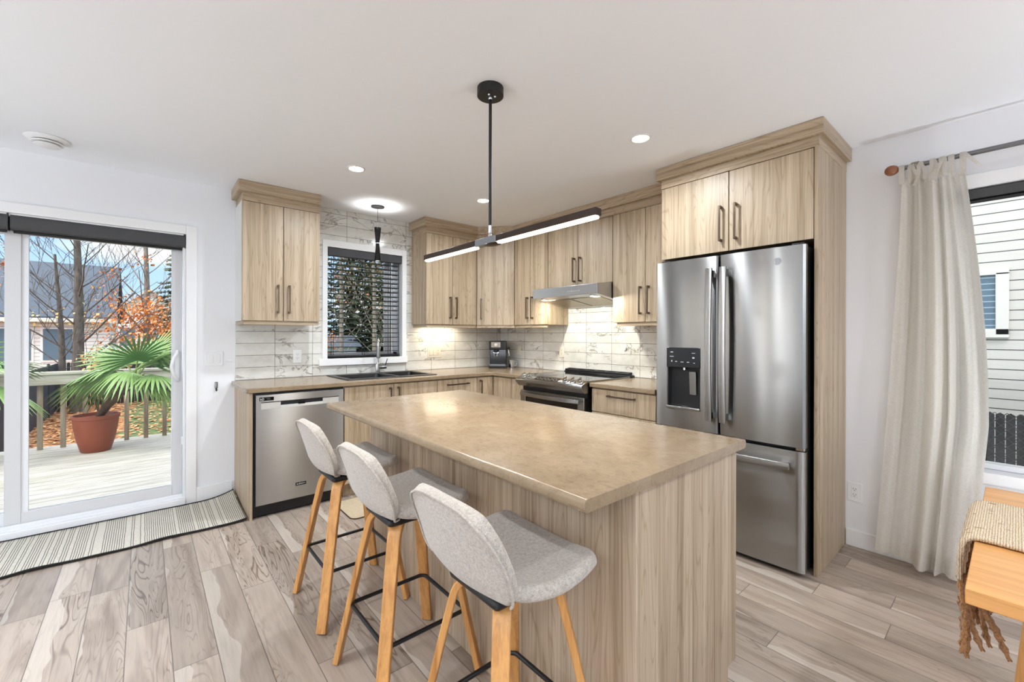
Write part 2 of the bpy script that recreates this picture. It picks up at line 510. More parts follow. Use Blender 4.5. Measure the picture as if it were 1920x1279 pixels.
# ---------------------------------------------------------------- the room shell
def shell():
    obj('floor', MB().box(XW-.15, XB+.15, YW-.15, YA+.16, -.12, 0), FLOOR, kind='structure')
    obj('ceiling', MB().box(XW-.7, XB+.2, YW-.6, YA+.18, H, H+.3), CEILM, kind='structure')
    T = .16
    D0, D1, DZ = -1.49, .237, 2.04
    W0, W1, WZ0, WZ1 = 1.262, 1.993, 1.066, 2.085
    w = MB()
    y0, y1 = YA, YA+T
    w.box(XW, D0, y0, y1, 0, H).box(D0, D1, y0, y1, DZ, H).box(D1, W0, y0, y1, 0, H)
    w.box(W0, W1, y0, y1, 0, WZ0).box(W0, W1, y0, y1, WZ1, H).box(W1, XB, y0, y1, 0, H)
    obj('wall_left', w, WALLM, kind='structure')
    V0, V1, VZ0, VZ1 = -1.6, .30, .585, 2.06
    w = MB(); x0, x1 = XB, XB+T
    w.box(x0, x1, V1, YA+T, 0, H).box(x0, x1, V0, V1, 0, VZ0).box(x0, x1, V0, V1, VZ1, H).box(x0, x1, YW, V0, 0, H)
    obj('wall_right', w, WALLM, kind='structure')
    w = MB(); y0, y1 = YW-T, YW
    w.box(XW, -2.7, y0, y1, 0, H).box(-2.7, 2.3, y0, y1, 0, .06).box(-2.7, 2.3, y0, y1, 2.12, H).box(2.3, XB+T, y0, y1, 0, H)
    obj('wall_back', w, WALLM, kind='structure')
    f = MB(); y = YW-.1
    f.box(-2.7, 2.3, y-.04, y+.03, .06, .12).box(-2.7, 2.3, y-.04, y+.03, 2.06, 2.12)
    for xx in (-2.7, -1.06, .62, 2.24): f.box(xx, xx+.06, y-.04, y+.03, .12, 2.06)
    fo = obj('window_4', f, VINYL, kind='structure')  # wide window out of view, added to let in more daylight
    obj('pane', MB().box(-2.64, 2.24, y-.012, y-.008, .12, 2.06), GLASS, fo)
    w = MB(); x0, x1 = XW-T, XW
    w.box(x0, x1, YW-T, 2.75, 0, H).box(x0, x1, 2.75, 3.15, 0, .1).box(x0, x1, 2.75, 3.15, 2.1, H).box(x0, x1, 3.15, YA+T, 0, H)
    obj('wall_front', w, WALLM, kind='structure')
    for i, (a, b, c, d) in enumerate(((2.75, 3.15, .1, 2.1),)):
        f = MB(); x = XW-.1; t = .05
        f.box(x-.04, x+.02, a, a+t, c, d).box(x-.04, x+.02, b-t, b, c, d).box(x-.04, x+.02, a+t, b-t, c, c+t).box(x-.04, x+.02, a+t, b-t, d-t, d)
        fo = obj('window_%d' % (i+3), f, VINYL, kind='structure')  # narrow window out of view, added for bright streaks on the refrigerator
        obj('pane', MB().box(x-.012, x-.008, a+t, b-t, c+t, d-t), GLASS, fo)
    obj('baseboard_left', MB().box(.304, .534, YA-.013, YA, 0, .115), TRIMW, bevel=.003, kind='structure')
    obj('baseboard_right', MB().box(XB-.013, XB, YW, .681, 0, .10), TRIMW, bevel=.003, kind='structure')
    obj('baseboard_front', MB().box(XW, XW+.013, YW, YA, 0, .10), TRIMW, kind='structure')
    obj('baseboard_back', MB().box(2.3, XB, YW, YW+.013, 0, .10), TRIMW, kind='structure')

    # sliding patio door
    d = thing('door_1', (-.62, YA, 0), None, None, kind='structure')
    c = MB()
    c.box(D1, .304, YA-.014, YA, 0, 2.105).box(D0-.067, D0, YA-.014, YA, 0, 2.105).box(D0, D1, YA-.014, YA, DZ, 2.105)
    obj('casing', c, TRIMW, d, bevel=.003)
    f = MB()
    f.box(D1-.018, D1, YA+.0, YA+T, 0, DZ).box(D0, D0+.018, YA, YA+T, 0, DZ).box(D0, D1, YA, YA+T, DZ-.02, DZ)
    f.box(D0, D1, YA+.06, YA+T, DZ-.10, DZ-.02)
    f.box(D0, D1, YA-.03, YA+T, 0, .05).box(D0, D1, YA+.03, YA+.045, .05, .075).box(D0, D1, YA-.004, YA+.006, .05, .062)
    obj('door_frame', f, VINYL, d, bevel=.003)
    def sash(x0, x1, y, wl, wr, nm, bead):
        z0, z1 = .06, 1.955
        s = MB(); ya, yb = y, y+.042
        s.box(x0, x0+wl, ya, yb, z0, z1).box(x1-wr, x1, ya, yb, z0, z1).box(x0+wl, x1-wr, ya, yb, z0, z0+.085).box(x0+wl, x1-wr, ya, yb, z1-.03, z1)
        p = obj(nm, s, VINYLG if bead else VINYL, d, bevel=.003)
        b = MB(); a0, a1 = x0+wl, x1-wr
        b.box(a0, a0+.03, ya+.012, yb-.008, z0+.085, z1-.03).box(a1-.006, a1, ya+.012, yb-.008, z0+.085, z1-.03)
        obj('glazing_bead', b, VINYL, p)
        obj('pane', MB().box(a0+.001, a1-.001, ya+.02, ya+.026, z0+.085, z1-.03), GLASS, p)
        return p
    p = sash(-.673, .219, YA+.055, .072, .06, 'sliding_panel', True)
    h = MB()
    xs = .188
    h.tube([(xs, YA+.055, .93), (xs-.003, YA+.03, .945), (xs-.025, YA+.008, .985), (xs-.036, YA-.002, 1.045), (xs-.025, YA+.008, 1.105), (xs-.003, YA+.03, 1.145), (xs, YA+.055, 1.16)], [.010, .011, .012, .012, .012, .011, .010], 10)
    h.box(xs-.012, xs+.012, YA+.049, YA+.0555, .94, 1.15)
    obj('door_handle', h, VINYL, p, smooth=50)
    sash(D0+.018, -.60, YA+.10, .06, .06, 'fixed_panel', False)

    # sink window
    w = thing('window_1', (1.62, YA, 1.07), None, None, kind='structure')
    c = MB()
    c.box(1.218, W0, YA-.026, YA, 1.065, 2.146).box(W1, 2.040, YA-.026, YA, 1.065, 2.146).box(W0, W1, YA-.026, YA, WZ1, 2.146)
    obj('casing', c, TRIMW, w, bevel=.002)
    obj('sill', MB().box(1.19, 2.05, YA-.034, YA+T*.6, 1.003, 1.066), TRIMW, w, bevel=.003)
    f = MB(); a, b = YA+.10, YA+.15
    f.box(W0, W0+.04, a, b, WZ0, WZ1).box(W1-.04, W1, a, b, WZ0, WZ1).box(W0, W1, a, b, WZ1-.04, WZ1).box(W0, W1, a, b, WZ0, WZ0+.045)
    f.box(1.865, 1.925, a+.01, b-.01, WZ0, WZ1)
    obj('window_frame', f, VINYL, w, bevel=.002)
    obj('pane', MB().box(W0+.04, W1-.04, YA+.13, YA+.135, WZ0+.045, WZ1-.04), GLASS, w)

    # right hand window
    w = thing('window_2', (XB, -.65, VZ0), None, None, kind='structure')
    c = MB()
    c.box(XB-.016, XB, V1, V1+.07, VZ0-.055, VZ1+.07).box(XB-.016, XB, V0-.07, V0, VZ0-.055, VZ1+.07).box(XB-.016, XB, V0, V1, VZ1, VZ1+.07).box(XB-.016, XB, V0, V1, VZ0-.055, VZ0)
    obj('casing', c, TRIMW, w, bevel=.002)
    f = MB(); a, b = XB+.085, XB+.145
    f.box(a, b, V1-.05, V1, VZ0, VZ1).box(a, b, V0, V0+.05, VZ0, VZ1).box(a, b, V0, V1, VZ1-.05, VZ1).box(a, b, V0, V1, VZ0, VZ0+.03).box(a, b, -.68, -.62, VZ0, VZ1)
    obj('window_frame', f, VINYL, w, bevel=.002)
    obj('pane', MB().box(XB+.12, XB+.125, V0+.05, V1-.05, VZ0+.03, VZ1-.05), GLASS, w)
shell()

# ---------------------------------------------------------------- backsplashes
def backsplash():
    z0, z1 = .9145, H-.001
    m = MB(); y = YA-.009; YT = YA-.001; XT = XB-.001
    m.box(.556, 1.218, y, YT, z0, 1.389).box(1.112, 1.218, y, YT, 1.389, z1).box(1.218, 2.04, y, YT, 2.146, z1).box(1.218, 2.04, y, YT, z0, 1.003)
    m.box(2.04, 2.13, y, YT, z0, z1).box(2.13, XT, y, YT, z0, 1.42)
    obj('tile_backsplash', m, TILEA, label='white marble tile backsplash around the sink window', cat='backsplash')
    m = MB()
    m.box(XB-.009, XT, 1.60, 2.194, z0, 1.42).box(XB-.009, XT, 2.194, 2.974, z0, 1.76).box(XB-.009, XT, 2.974, YA-.009, z0, 1.42)
    obj('tile_backsplash', m, TILEB, label='white marble tile backsplash behind the range', cat='backsplash')
backsplash()

# ---------------------------------------------------------------- cabinets
def pull(parent, c, axis, out, L=.222, mat=None, name='handle'):
    """square bar pull; c = centre on the door face, axis = bar direction, out = away from the door"""
    a, o = Vector(axis), Vector(out); s = a.cross(o); c = Vector(c)
    m = MB()
    def bx(ca, co, da, do, ds):
        ps = []
        for i in (-1, 1):
            for j, k in ((-1,-1), (1,-1), (1,1), (-1,1)):
                ps.append(c + a*(ca+i*da) + o*(co+j*do) + s*(k*ds))
        m.ring_loft([ps[:4], ps[4:]])
    bx(0, .032, L/2, .004, .006)
    for q in (-1, 1): bx(q*(L/2-.008), .0145, .008, .0145, .006)
    return obj(name, m, mat or PULL, parent, bevel=.0015, seg=2)

def door(parent, u0, u1, z0, z1, face, wall, hz=None, hu=None, name='door', mat=None, hl=.222, hor=False, t=.019, gap=.0027):
    """flat slab door; wall 'A' -> u is x, faces -y; wall 'B' -> u is y, faces -x"""
    m = MB(); g = gap
    if wall == 'A': m.box(u0+g, u1-g, face, face+t, z0+g, z1-g)
    elif wall == 'B': m.box(face, face+t, u0+g, u1-g, z0+g, z1-g)
    elif wall == 'C': m.box(face-t, face, u0+g, u1-g, z0+g, z1-g)
    d = obj(name, m, mat or WOODZ, parent, bevel=.0012, seg=1)
    if hz is not None:
        if wall == 'A': pull(d, (hu, face, hz), (1,0,0) if hor else (0,0,1), (0,-1,0), hl)
        elif wall == 'B': pull(d, (face, hu, hz), (0,1,0) if hor else (0,0,1), (-1,0,0), hl)
        elif wall == 'C': pull(d, (face, hu, hz), (0,1,0) if hor else (0,0,1), (1,0,0), hl)
    return d

UZ0, UZ1 = 1.39, 2.296       # doors of the wall cabinets
FA, FB = 3.758, 3.000        # faces of the wall cabinet doors
UG = 'wall cabinets'
def uppers():
    hz = UZ0 + .062 + .111
    # left of the window
    t = thing('wall_cabinet', (.83, YA, UZ0), 'light wood two-door wall cabinet left of the sink window', 'cabinet', UG)
    x0, x1 = .553, 1.108
    obj('body', MB().box(x0, x1, FA+.02, YA-.001, UZ0, UZ1), CARC, t)
    door(t, x0, .836, UZ0, UZ1, FA, 'A', hz, .795); door(t, .836, x1+.004, UZ0, UZ1, FA, 'A', hz, .875)
    c = MB(); c.box(x0+.004, x1, FA-.001, YA-.001, UZ1, 2.362)
    obj('frieze', c, GRAIN, t, bevel=.001)
    c = MB(); c.prism([(x0-.026, 0, 2.44), (x0-.026, 0, 2.365), (x0-.012, 0, 2.352), (x1, 0, 2.352), (x1, 0, 2.44)], (0,1,0))
    c = MB(); c.box(x0-.028, x1+.002, FA-.034, YA-.001, 2.358, H-.001)
    obj('crown', c, GRAIN, t, bevel=.004)
    c = MB(); c.box(x0+.012, x1-.005, FA+.012, FA+.03, UZ0-.028, UZ0).box(x0+.012, x0+.03, FA+.03, YA-.01, UZ0-.028, UZ0)
    obj('light_rail', c, GRAIN, t, bevel=.002)
    # right of the window
    t = thing('wall_cabinet', (2.41, YA, UZ0), 'light wood two-door wall cabinet between sink window and corner cabinet', 'cabinet', UG)
    x0, x1 = 2.106, 2.715
    obj('body', MB().box(x0, x1, FA+.02, YA-.010, UZ0, UZ1), WOODZ, t)
    xm = 2.413
    door(t, x0, xm, UZ0, UZ1, FA, 'A', hz, xm-.036); door(t, xm, x1, UZ0, UZ1, FA, 'A', hz, xm+.036)
    c = MB(); c.box(x0+.014, x1, FA+.012, FA+.03, UZ0-.028, UZ0).box(x0+.014, x0+.032, FA+.03, YA-.01, UZ0-.028, UZ0)
    obj('light_rail', c, GRAIN, t, bevel=.002)
    pk = obj('light_bar', MB().box(2.20, 2.62, 3.955, 3.985, UZ0-.012, UZ0), PLATE, t, bevel=.002)
    obj('diffuser', MB().box(2.21, 2.61, 3.960, 3.980, UZ0-.014, UZ0-.011), LEDW, pk)
    lamp('bar_lamp', 'AREA', pk, (2.41, 3.97, UZ0-.018), 2.0, (1, .88, .66), shape='RECTANGLE', size=.40, size_y=.02)
    # diagonal corner
    t = thing('wall_cabinet', (3.1, 3.9, UZ0), 'light wood single-door wall cabinet set diagonally in the corner', 'cabinet', UG)
    A, B = Vector((2.718, FA, 0)), Vector((FB, 3.462, 0))
    dr = (B-A).normalized(); nn = Vector((dr.y, -dr.x, 0))
    if nn.x > 0: nn = -nn
    poly = [A - nn*.02, B - nn*.02, Vector((XB-.01, 3.462, 0)), Vector((XB-.01, YA-.01, 0)), Vector((2.718, YA-.01, 0))]
    obj('body', MB().prism([p + Vector((0,0,UZ0)) for p in poly], (0,0,UZ1-UZ0)), WOODZ, t)
    a, b = A + dr*.004, B - dr*.004
    dd = obj('door', MB().prism([p + Vector((0,0,UZ0+.0015)) for p in (a, b, b-nn*.018, a-nn*.018)], (0,0,UZ1-UZ0-.003)), WOODZ, t, bevel=.001, seg=1)
    pull(dd, tuple(a + dr*.045 + Vector((0,0,hz))), (0,0,1), tuple(nn))
    a, b = A - nn*.012, B - nn*.012
    obj('light_rail', MB().prism([p + Vector((0,0,UZ0-.028)) for p in (a, b, b-nn*.018, a-nn*.018)], (0,0,.028)), WOODY, t)
    # right of the corner
    t = thing('wall_cabinet', (XB, 3.21, UZ0), 'narrow light wood two-door wall cabinet between corner cabinet and range hood', 'cabinet', UG)
    obj('body', MB().box(FB+.02, XB-.01, 2.968, 3.460, UZ0, UZ1), WOODZ, t)
    ym = 3.213
    door(t, ym, 3.460, UZ0, UZ1, FB, 'B', hz, ym+.036); door(t, 2.968, ym, UZ0, UZ1, FB, 'B', hz, ym-.036)
    c = MB(); c.box(FB+.012, FB+.03, 2.985, 3.460, UZ0-.028, UZ0)
    obj('light_rail', c, GRAIN, t, bevel=.002)
    # over the hood
    t = thing('wall_cabinet', (XB, 2.585, 1.735), 'short light wood two-door wall cabinet above the range hood', 'cabinet', UG)
    z0 = 1.735
    obj('body', MB().box(FB+.02, XB-.01, 2.203, 2.966, z0, UZ1), WOODZ, t)
    ym = 2.586
    door(t, ym, 2.966, z0, UZ1, FB, 'B', z0+.035+.111, ym+.036); door(t, 2.203, ym, z0, UZ1, FB, 'B', z0+.035+.111, ym-.036)
    # right of the hood
    t = thing('wall_cabinet', (XB, 1.9, UZ0), 'light wood two-door wall cabinet between range hood and refrigerator', 'cabinet', UG)
    obj('body', MB().box(FB+.02, XB-.01, 1.60, 2.199, UZ0, UZ1), WOODZ, t)
    ym = 1.893
    door(t, ym, 2.201, UZ0, UZ1, FB, 'B', hz, ym+.036); door(t, 1.60, ym, UZ0, UZ1, FB, 'B', hz, ym-.036)
    c = MB(); c.box(FB+.012, FB+.03, 1.60, 2.165, UZ0-.028, UZ0)
    obj('light_rail', c, GRAIN, t, bevel=.002)
    # crown running over the whole corner run
    def off(d):   # plan outline of the front, pushed out by d
        P = [(2.106-d, YA-.010), (2.106-d, FA-d), (2.718-d*.35, FA-d), (FB-d, 3.462-d*.35), (FB-d, 1.628)]
        return P
    t = thing('crown_moulding', (2.7, 3.6, 2.3), 'light wood crown moulding running over the corner wall cabinets', 'moulding')
    for nm, d, za, zb in (('frieze', .001, UZ1, 2.362), ('crown', .034, 2.358, H-.001)):
        P = off(d); Q = [(2.106+.1, YA-.010), (2.106+.1, FA+.06), (2.718+.03, FA+.06), (FB+.06, 3.462+.03), (FB+.06, 1.628)]
        pl = [Vector((x, y, za)) for x, y in P] + [Vector((x, y, za)) for x, y in Q[::-1]]
        mm = MB()
        # build as quads along the path so that each face is planar
        for i in range(4):
            mm.prism([Vector((*P[i], za)), Vector((*P[i+1], za)), Vector((*Q[i+1], za)), Vector((*Q[i], za))], (0,0,zb-za))
        obj(nm, mm, GRAIN, t)
uppers()

BFA, BFB = 3.415, 2.675       # faces of the base cabinet doors
BZ0, BZ1 = .105, .872
BG = 'base cabinets'
def bases():
    # end panel of the left run
    obj('end_panel', MB().box(.551, .569, BFA, YA-.001, 0, .878), WOODZ, bevel=.001, seg=1, label='light wood end panel beside the dishwasher', cat='panel')
    def carc(t, x0, x1, y0, y1, toe):
        obj('body', MB().box(x0, x1, y0, y1, BZ0, .876), WOODZ, t)
        obj('toe_kick', MB().box(*toe), WOODZ, t)
    t = thing('base_cabinet', (1.61, YA, 0), 'light wood two-door base cabinet under the sink', 'cabinet', BG)
    b = MB(); b.box(1.193, 1.211, BFA+.02, YA-.001, BZ0, .876).box(2.009, 2.027, BFA+.02, YA-.001, BZ0, .876).box(1.211, 2.009, BFA+.02, YA-.001, BZ0, BZ0+.018).box(1.211, 2.009, YA-.02, YA-.001, BZ0, .876).box(1.211, 2.009, BFA+.02, BFA+.04, .80, .876)
    obj('body', b, WOODZ, t)
    obj('toe_kick', MB().box(1.193, 2.027, BFA+.06, BFA+.075, 0, BZ0), WOODZ, t)
    door(t, 1.193, 1.608, BZ0, BZ1, BFA, 'A', .845-.111, 1.608-.036); door(t, 1.608, 2.027, BZ0, BZ1, BFA, 'A', .845-.111, 1.608+.036)
    t = thing('base_cabinet', (2.25, YA, 0), 'light wood drawer base cabinet right of the sink', 'cabinet', BG)
    carc(t, 2.029, 2.474, BFA+.02, YA-.001, (2.029, 2.474, BFA+.06, BFA+.075, 0, BZ0))
    for z0, z1 in ((.70, BZ1), (.42, .70), (BZ0, .42)):
        door(t, 2.029, 2.476, z0, z1, BFA, 'A', z1-.048, 2.2525, name='drawer', hor=True, hl=.235)
    t = thing('base_cabinet', (3.0, 3.75, 0), 'light wood corner base cabinet with a door on each side', 'cabinet', BG)
    bd = MB(); bd.box(2.476, XB-.001, BFA+.02, YA-.001, BZ0, .876).box(BFB+.02, XB-.001, 3.134, BFA+.02, BZ0, .876)
    obj('body', bd, WOODZ, t)
    obj('toe_kick', MB().box(2.476, BFB+.075, BFA+.06, BFA+.075, 0, BZ0).box(BFB+.06, BFB+.075, 3.134, BFA+.075, 0, BZ0), WOODZ, t)
    door(t, 2.478, 2.672, BZ0, BZ1, BFA, 'A', .845-.111, 2.478+.036)
    door(t, 3.134, BFA-.004, BZ0, BZ1, BFB, 'B')
    t = thing('base_cabinet', (XB, 3.05, 0), 'narrow light wood base cabinet left of the range', 'cabinet', BG)
    carc(t, BFB+.02, XB-.001, 2.962, 3.132, (BFB+.06, BFB+.075, 2.962, 3.132, 0, BZ0))
    door(t, 2.962, 3.132, BZ0, BZ1, BFB, 'B')
    t = thing('base_cabinet', (XB, 1.88, 0), 'light wood drawer base cabinet between range and refrigerator', 'cabinet', BG)
    carc(t, BFB+.02, XB-.001, 1.602, 2.160, (BFB+.06, BFB+.075, 1.602, 2.160, 0, BZ0))
    for z0, z1 in ((.692, BZ1), (.42, .692), (BZ0, .42)):
        door(t, 1.602, 2.160, z0, z1, BFB, 'B', z1-.045, 1.88, name='drawer', hor=True, hl=.235)
bases()

def round_top(m, poly, z0, z1, r=.012, edges=None):
    m.prism([(x, y, z0) for x, y in poly], (0,0,z1-z0)); return m

CZ0, CZ1 = .880, .914
def counters():
    m = MB()
    round_top(m, [(.528, 3.396), (2.657, 3.396), (2.657, 2.965), (XB-.010, 2.965), (XB-.010, YA-.010), (.528, YA-.010)], CZ0, CZ1)
    # hole for the sink bowls
    o = obj('countertop', m, STONE, bevel=.005, seg=3, label='L-shaped taupe stone-look countertop under the sink window', cat='countertop')
    cut = MB().box(1.285, 2.045, 3.535, 3.985, CZ0-.05, CZ1+.05)
    me = bpy.data.meshes.new('cut'); cut.bm.to_mesh(me); cut.bm.free()
    # boolean applied right away, cutter thrown away
    c = bpy.data.objects.new('cut', me); COL.objects.link(c)
    o.modifiers.clear()
    b = o.modifiers.new('hole', 'BOOLEAN'); b.object = c; b.operation = 'DIFFERENCE'; b.solver = 'EXACT'
    bpy.context.view_layer.update()
    dg = bpy.context.evaluated_depsgraph_get()
    nm = bpy.data.meshes.new_from_object(o.evaluated_get(dg))
    o.modifiers.clear(); o.data = nm; nm.name = 'countertop'
    bpy.data.objects.remove(c)
    bv = o.modifiers.new('bevel', 'BEVEL'); bv.width = .005; bv.segments = 3; bv.limit_method = 'ANGLE'; bv.angle_limit = math.radians(40)
    nm.polygons.foreach_set('use_smooth', [True]*len(nm.polygons)); nm.set_sharp_from_angle(angle=math.radians(35))
    m = MB(); round_top(m, [(2.657, 1.602), (XB-.010, 1.602), (XB-.010, 2.170), (2.657, 2.170)], CZ0, CZ1)
    obj('countertop', m, STONE, bevel=.005, seg=3, label='short taupe stone-look countertop between range and refrigerator', cat='countertop')
counters()

# ---------------------------------------------------------------- island
def island():
    t = thing('kitchen_island', (1.3, 1.54, 0), 'light wood kitchen island base below the big worktop', 'island')
    x0, x1, y0, y1 = .998, 1.630, .655, 2.42
    obj('back_panel', MB().box(x0, x0+.015, y0, y1, 0, .880), ISL, t, bevel=.001, seg=1)
    poly = [(x0+.0165, y0, 0), (1.565, y0, 0), (1.565, y0, .12), (x1, y0, .12), (x1, y0, .880), (x0+.0165, y0, .880)]
    obj('end_panel', MB().prism(poly, (0, .018, 0)), ISL, t, bevel=.001, seg=1)
    poly2 = [(p[0], y1-.018, p[2]) for p in poly]
    obj('end_panel', MB().prism(poly2, (0, .018, 0)), ISL, t, bevel=.001, seg=1)
    obj('body', MB().box(x0+.017, x1-.022, y0+.02, y1-.02, .12, .878), ISL, t)
    obj('toe_kick', MB().box(1.55, 1.564, y0+.018, y1-.018, 0, .119), ISL, t)
    ys = [y0+.004, y0+.59, y0+1.175, y1-.004]
    for a, b in zip(ys[:-1], ys[1:]):
        door(t, a, b, .125, .872, x1, 'C', .72, a+.05)
    m = MB()
    X0, X1, Y0, Y1 = .754, 1.648, .629, 2.432
    # post-formed long edges: rounded profile extruded along y
    pr = []
    r = .013
    za, zb = .881, .914
    def arc(cx, cz, a0, a1, n=6):
        return [(cx+r*math.cos(a0+(a1-a0)*i/n), cz+r*math.sin(a0+(a1-a0)*i/n)) for i in range(n+1)]
    pr += arc(X0+r, za+r, PI*1.5, PI) + arc(X0+r, zb-r, PI, PI/2) + arc(X1-r, zb-r, PI/2, 0) + arc(X1-r, za+r, 0, -PI/2)
    m.prism([(x, Y0, z) for x, z in pr], (0, Y1-Y0, 0))
    obj('island_worktop', m, STONE, bevel=.0012, seg=1, label='large taupe stone-look worktop on the kitchen island', cat='countertop')
island()

# ---------------------------------------------------------------- appliances
def text_mb(s, size, o, u, v, depth=.0006, squash=1.0):
    """flat lettering: o = left baseline point, u = reading direction, v = up"""
    cu = bpy.data.curves.new('t', 'FONT'); cu.body = s; cu.size = size
    ob = bpy.data.objects.new('t', cu); COL.objects.link(ob)
    bpy.context.view_layer.update()
    me = bpy.data.meshes.new_from_object(ob.evaluated_get(bpy.context.evaluated_depsgraph_get()))
    m = MB(); m.bm.from_mesh(me)
    u, v, o = Vector(u), Vector(v), Vector(o); n = u.cross(v)
    for w in m.bm.verts:
        c = w.co.copy(); w.co = o + u*(c.x*squash) + v*c.y + n*depth
    bpy.data.objects.remove(ob); bpy.data.meshes.remove(me)
    return m

def curved_front(y0, y1, xf, bulge, n=14, edge=.010):
    """plan outline of a gently convex front; returns (x, y) points from y0 to y1"""
    P = []
    for i in range(n+1):
        s = i/n; y = y0 + (y1-y0)*s; k = 2*s-1
        d = bulge*(1-k*k)
        e = min(s, 1-s)*(y1-y0)
        r = 0 if e > edge else edge - math.sqrt(max(edge**2-(edge-e)**2, 0))
        P.append((xf - d + r, y))
    return P

def fridge():
    t = thing('refrigerator', (3.0, 1.145, 0), 'stainless steel french-door refrigerator with water dispenser', 'refrigerator')
    b = MB().box(2.672, 3.28, .722, 1.570, .03, 1.765)
    obj('body', b, BLACK, t, bevel=.003)
    for x in (2.75, 3.22):
        for y in (.76, 1.53): obj('foot', MB().lathe([(.018, 0), (.018, .03)], (x, y, 0), n=12), BLACK, t)
    xf, xb = 2.632, 2.670
    bu = .011
    def front(m, y0, y1, z0, z1, a=None, bb=None):
        """slice of the door y0..y1 between a..bb"""
        P = curved_front(y0, y1, xf, bu, 40)
        if a is not None:
            def xat(y):
                for (xa, ya), (xc, yc) in zip(P[:-1], P[1:]):
                    if ya <= y <= yc: return xa + (xc-xa)*(y-ya)/(yc-ya)
            P = [(xat(a), a)] + [p for p in P if a+1e-5 < p[1] < bb-1e-5] + [(xat(bb), bb)]
        poly = [Vector((x, y, z0)) for x, y in P] + [Vector((xb, P[-1][1], z0)), Vector((xb, P[0][1], z0))]
        m.prism(poly, (0,0,z1-z0))
    # right door
    m = MB(); front(m, .715, 1.158, .692, 1.768)
    rd = obj('door', m, STEEL, t, smooth=30)
    # left door with the dispenser opening
    m = MB(); y0, y1 = 1.166, 1.578; da, db, dz0, dz1 = 1.268, 1.492, .818, 1.208
    front(m, y0, y1, .692, dz0); front(m, y0, y1, dz1, 1.768)
    front(m, y0, y1, dz0, dz1, y0, da); front(m, y0, y1, dz0, dz1, db, y1)
    ld = obj('door', m, STEEL, t, smooth=30)
    d = MB()   # recess liner
    xr = 2.69
    d.box(xr, xr+.004, da, db, dz0, 1.085).box(2.63, xr, da, da+.004, dz0, 1.085).box(2.63, xr, db-.004, db, dz0, 1.085)
    ds = obj('dispenser', d, STEEL_D, t)
    d = MB().box(2.612, xr, da, db, dz0-.004, dz0+.012)
    obj('drip_tray', d, STEEL, ds, bevel=.004)
    d = MB().box(2.6185, xr, da, db, 1.080, dz1)
    cp = obj('control_panel', d, BLACKG, ds, bevel=.003)
    xg = 2.6182; PRINT = plain('pale_print', (205,208,210), .5)
    for (yy, zz, w, h) in ((1.455, 1.178, .018, .004), (1.455, 1.150, .026, .003), (1.425, 1.118, .012, .004), (1.385, 1.116, .020, .003), (1.345, 1.116, .015, .004), (1.31, 1.174, .022, .003), (1.31, 1.145, .014, .008), (1.305, 1.112, .010, .003), (1.455, 1.120, .006, .010)):
        obj('lettering', MB().box(xg-.0004, xg, yy-w/2, yy+w/2, zz-h/2, zz+h/2), PRINT, ds)
    # brushed paddle and spout
    d = MB(); d.prism([(2.652, 1.312, 1.055), (2.652, 1.358, 1.055), (2.662, 1.358, .905), (2.662, 1.312, .905)], (.012,0,0))
    obj('paddle', d, STEEL, ds, bevel=.003)
    obj('spout', MB().lathe([(.011, 0), (.011, -.018), (.007, -.022)], (2.655, 1.388, 1.082), n=16), CHROME, ds, smooth=40)
    # freezer drawer
    m = MB(); front(m, .715, 1.578, .032, .672)
    fz = obj('freezer_drawer', m, STEEL, t, smooth=30)
    def vhandle(y, p):
        pts = []; n = 12; z0, z1 = .772, 1.690
        m = MB(); rings = []
        for i in range(n+1):
            s = i/n; z = z0+(z1-z0)*s; k = 2*s-1
            xo = 2.572 - .014*(1-k*k)
            rings.append([Vector((xo, y-.019, z)), Vector((xo-.003, y, z)), Vector((xo, y+.019, z)), Vector((xo+.016, y+.017, z)), Vector((xo+.016, y-.017, z))])
        m.ring_loft(rings)
        for z in (z0+.012, z1-.052): m.box(2.575, 2.63, y-.013, y+.013, z, z+.04)
        return obj('handle', m, STEEL, p, bevel=.002)
    vhandle(1.114, rd); vhandle(1.196, ld)
    m = MB(); rings = []
    for i in range(13):
        s = i/12; y = .772 + (1.522-.772)*s; k = 2*s-1
        xo = 2.572 - .012*(1-k*k)
        rings.append([Vector((xo, y, .580)), Vector((xo-.003, y, .597)), Vector((xo, y, .614)), Vector((xo+.016, y, .612)), Vector((xo+.016, y, .582))])
    m.ring_loft(rings)
    for y in (.785, 1.47): m.box(2.575, 2.63, y, y+.04, .586, .608)
    obj('handle', m, STEEL, fz, bevel=.002)
    # round badge
    m = MB(); xa = 2.6235
    m.tube([(xa, .845+.018*math.cos(a), 1.690+.018*math.sin(a)) for a in [2*PI*i/28 for i in range(28)]], .0016, 6, closed=True)
    m.tube([(xa, .855, 1.683), (xa, .850, 1.694), (xa, .844, 1.697), (xa, .846, 1.688), (xa, .839, 1.684), (xa, .835, 1.692)], .0012, 5)
    m.lathe([(.017, .001), (.017, -.001)], (2.6235, .845, 1.690), (-1,0,0), 24)
    obj('badge', m, STEEL_D, rd, smooth=40)
    m = MB().box(2.640, 2.668, .720, .760, .674, .690)
    obj('hinge', m, NICKEL_B, t, bevel=.002)
    for y in (.73, 1.50): obj('hinge_cover', MB().box(2.672, 2.73, y, y+.06, 1.765, 1.785), BLACK, t, bevel=.003)
    # surround
    s = thing('refrigerator_cabinet', (3.0, 1.14, 0), 'tall light wood refrigerator surround with two doors above the refrigerator', 'cabinet')
    xp = 2.728
    obj('side_panel', MB().box(xp, XB-.002, .683, .701, 0, 2.302), WOODZ, s, bevel=.001, seg=1)
    obj('side_panel', MB().box(xp+.02, XB-.002, 1.580, 1.598, 0, 2.302), WOODZ, s, bevel=.001, seg=1)
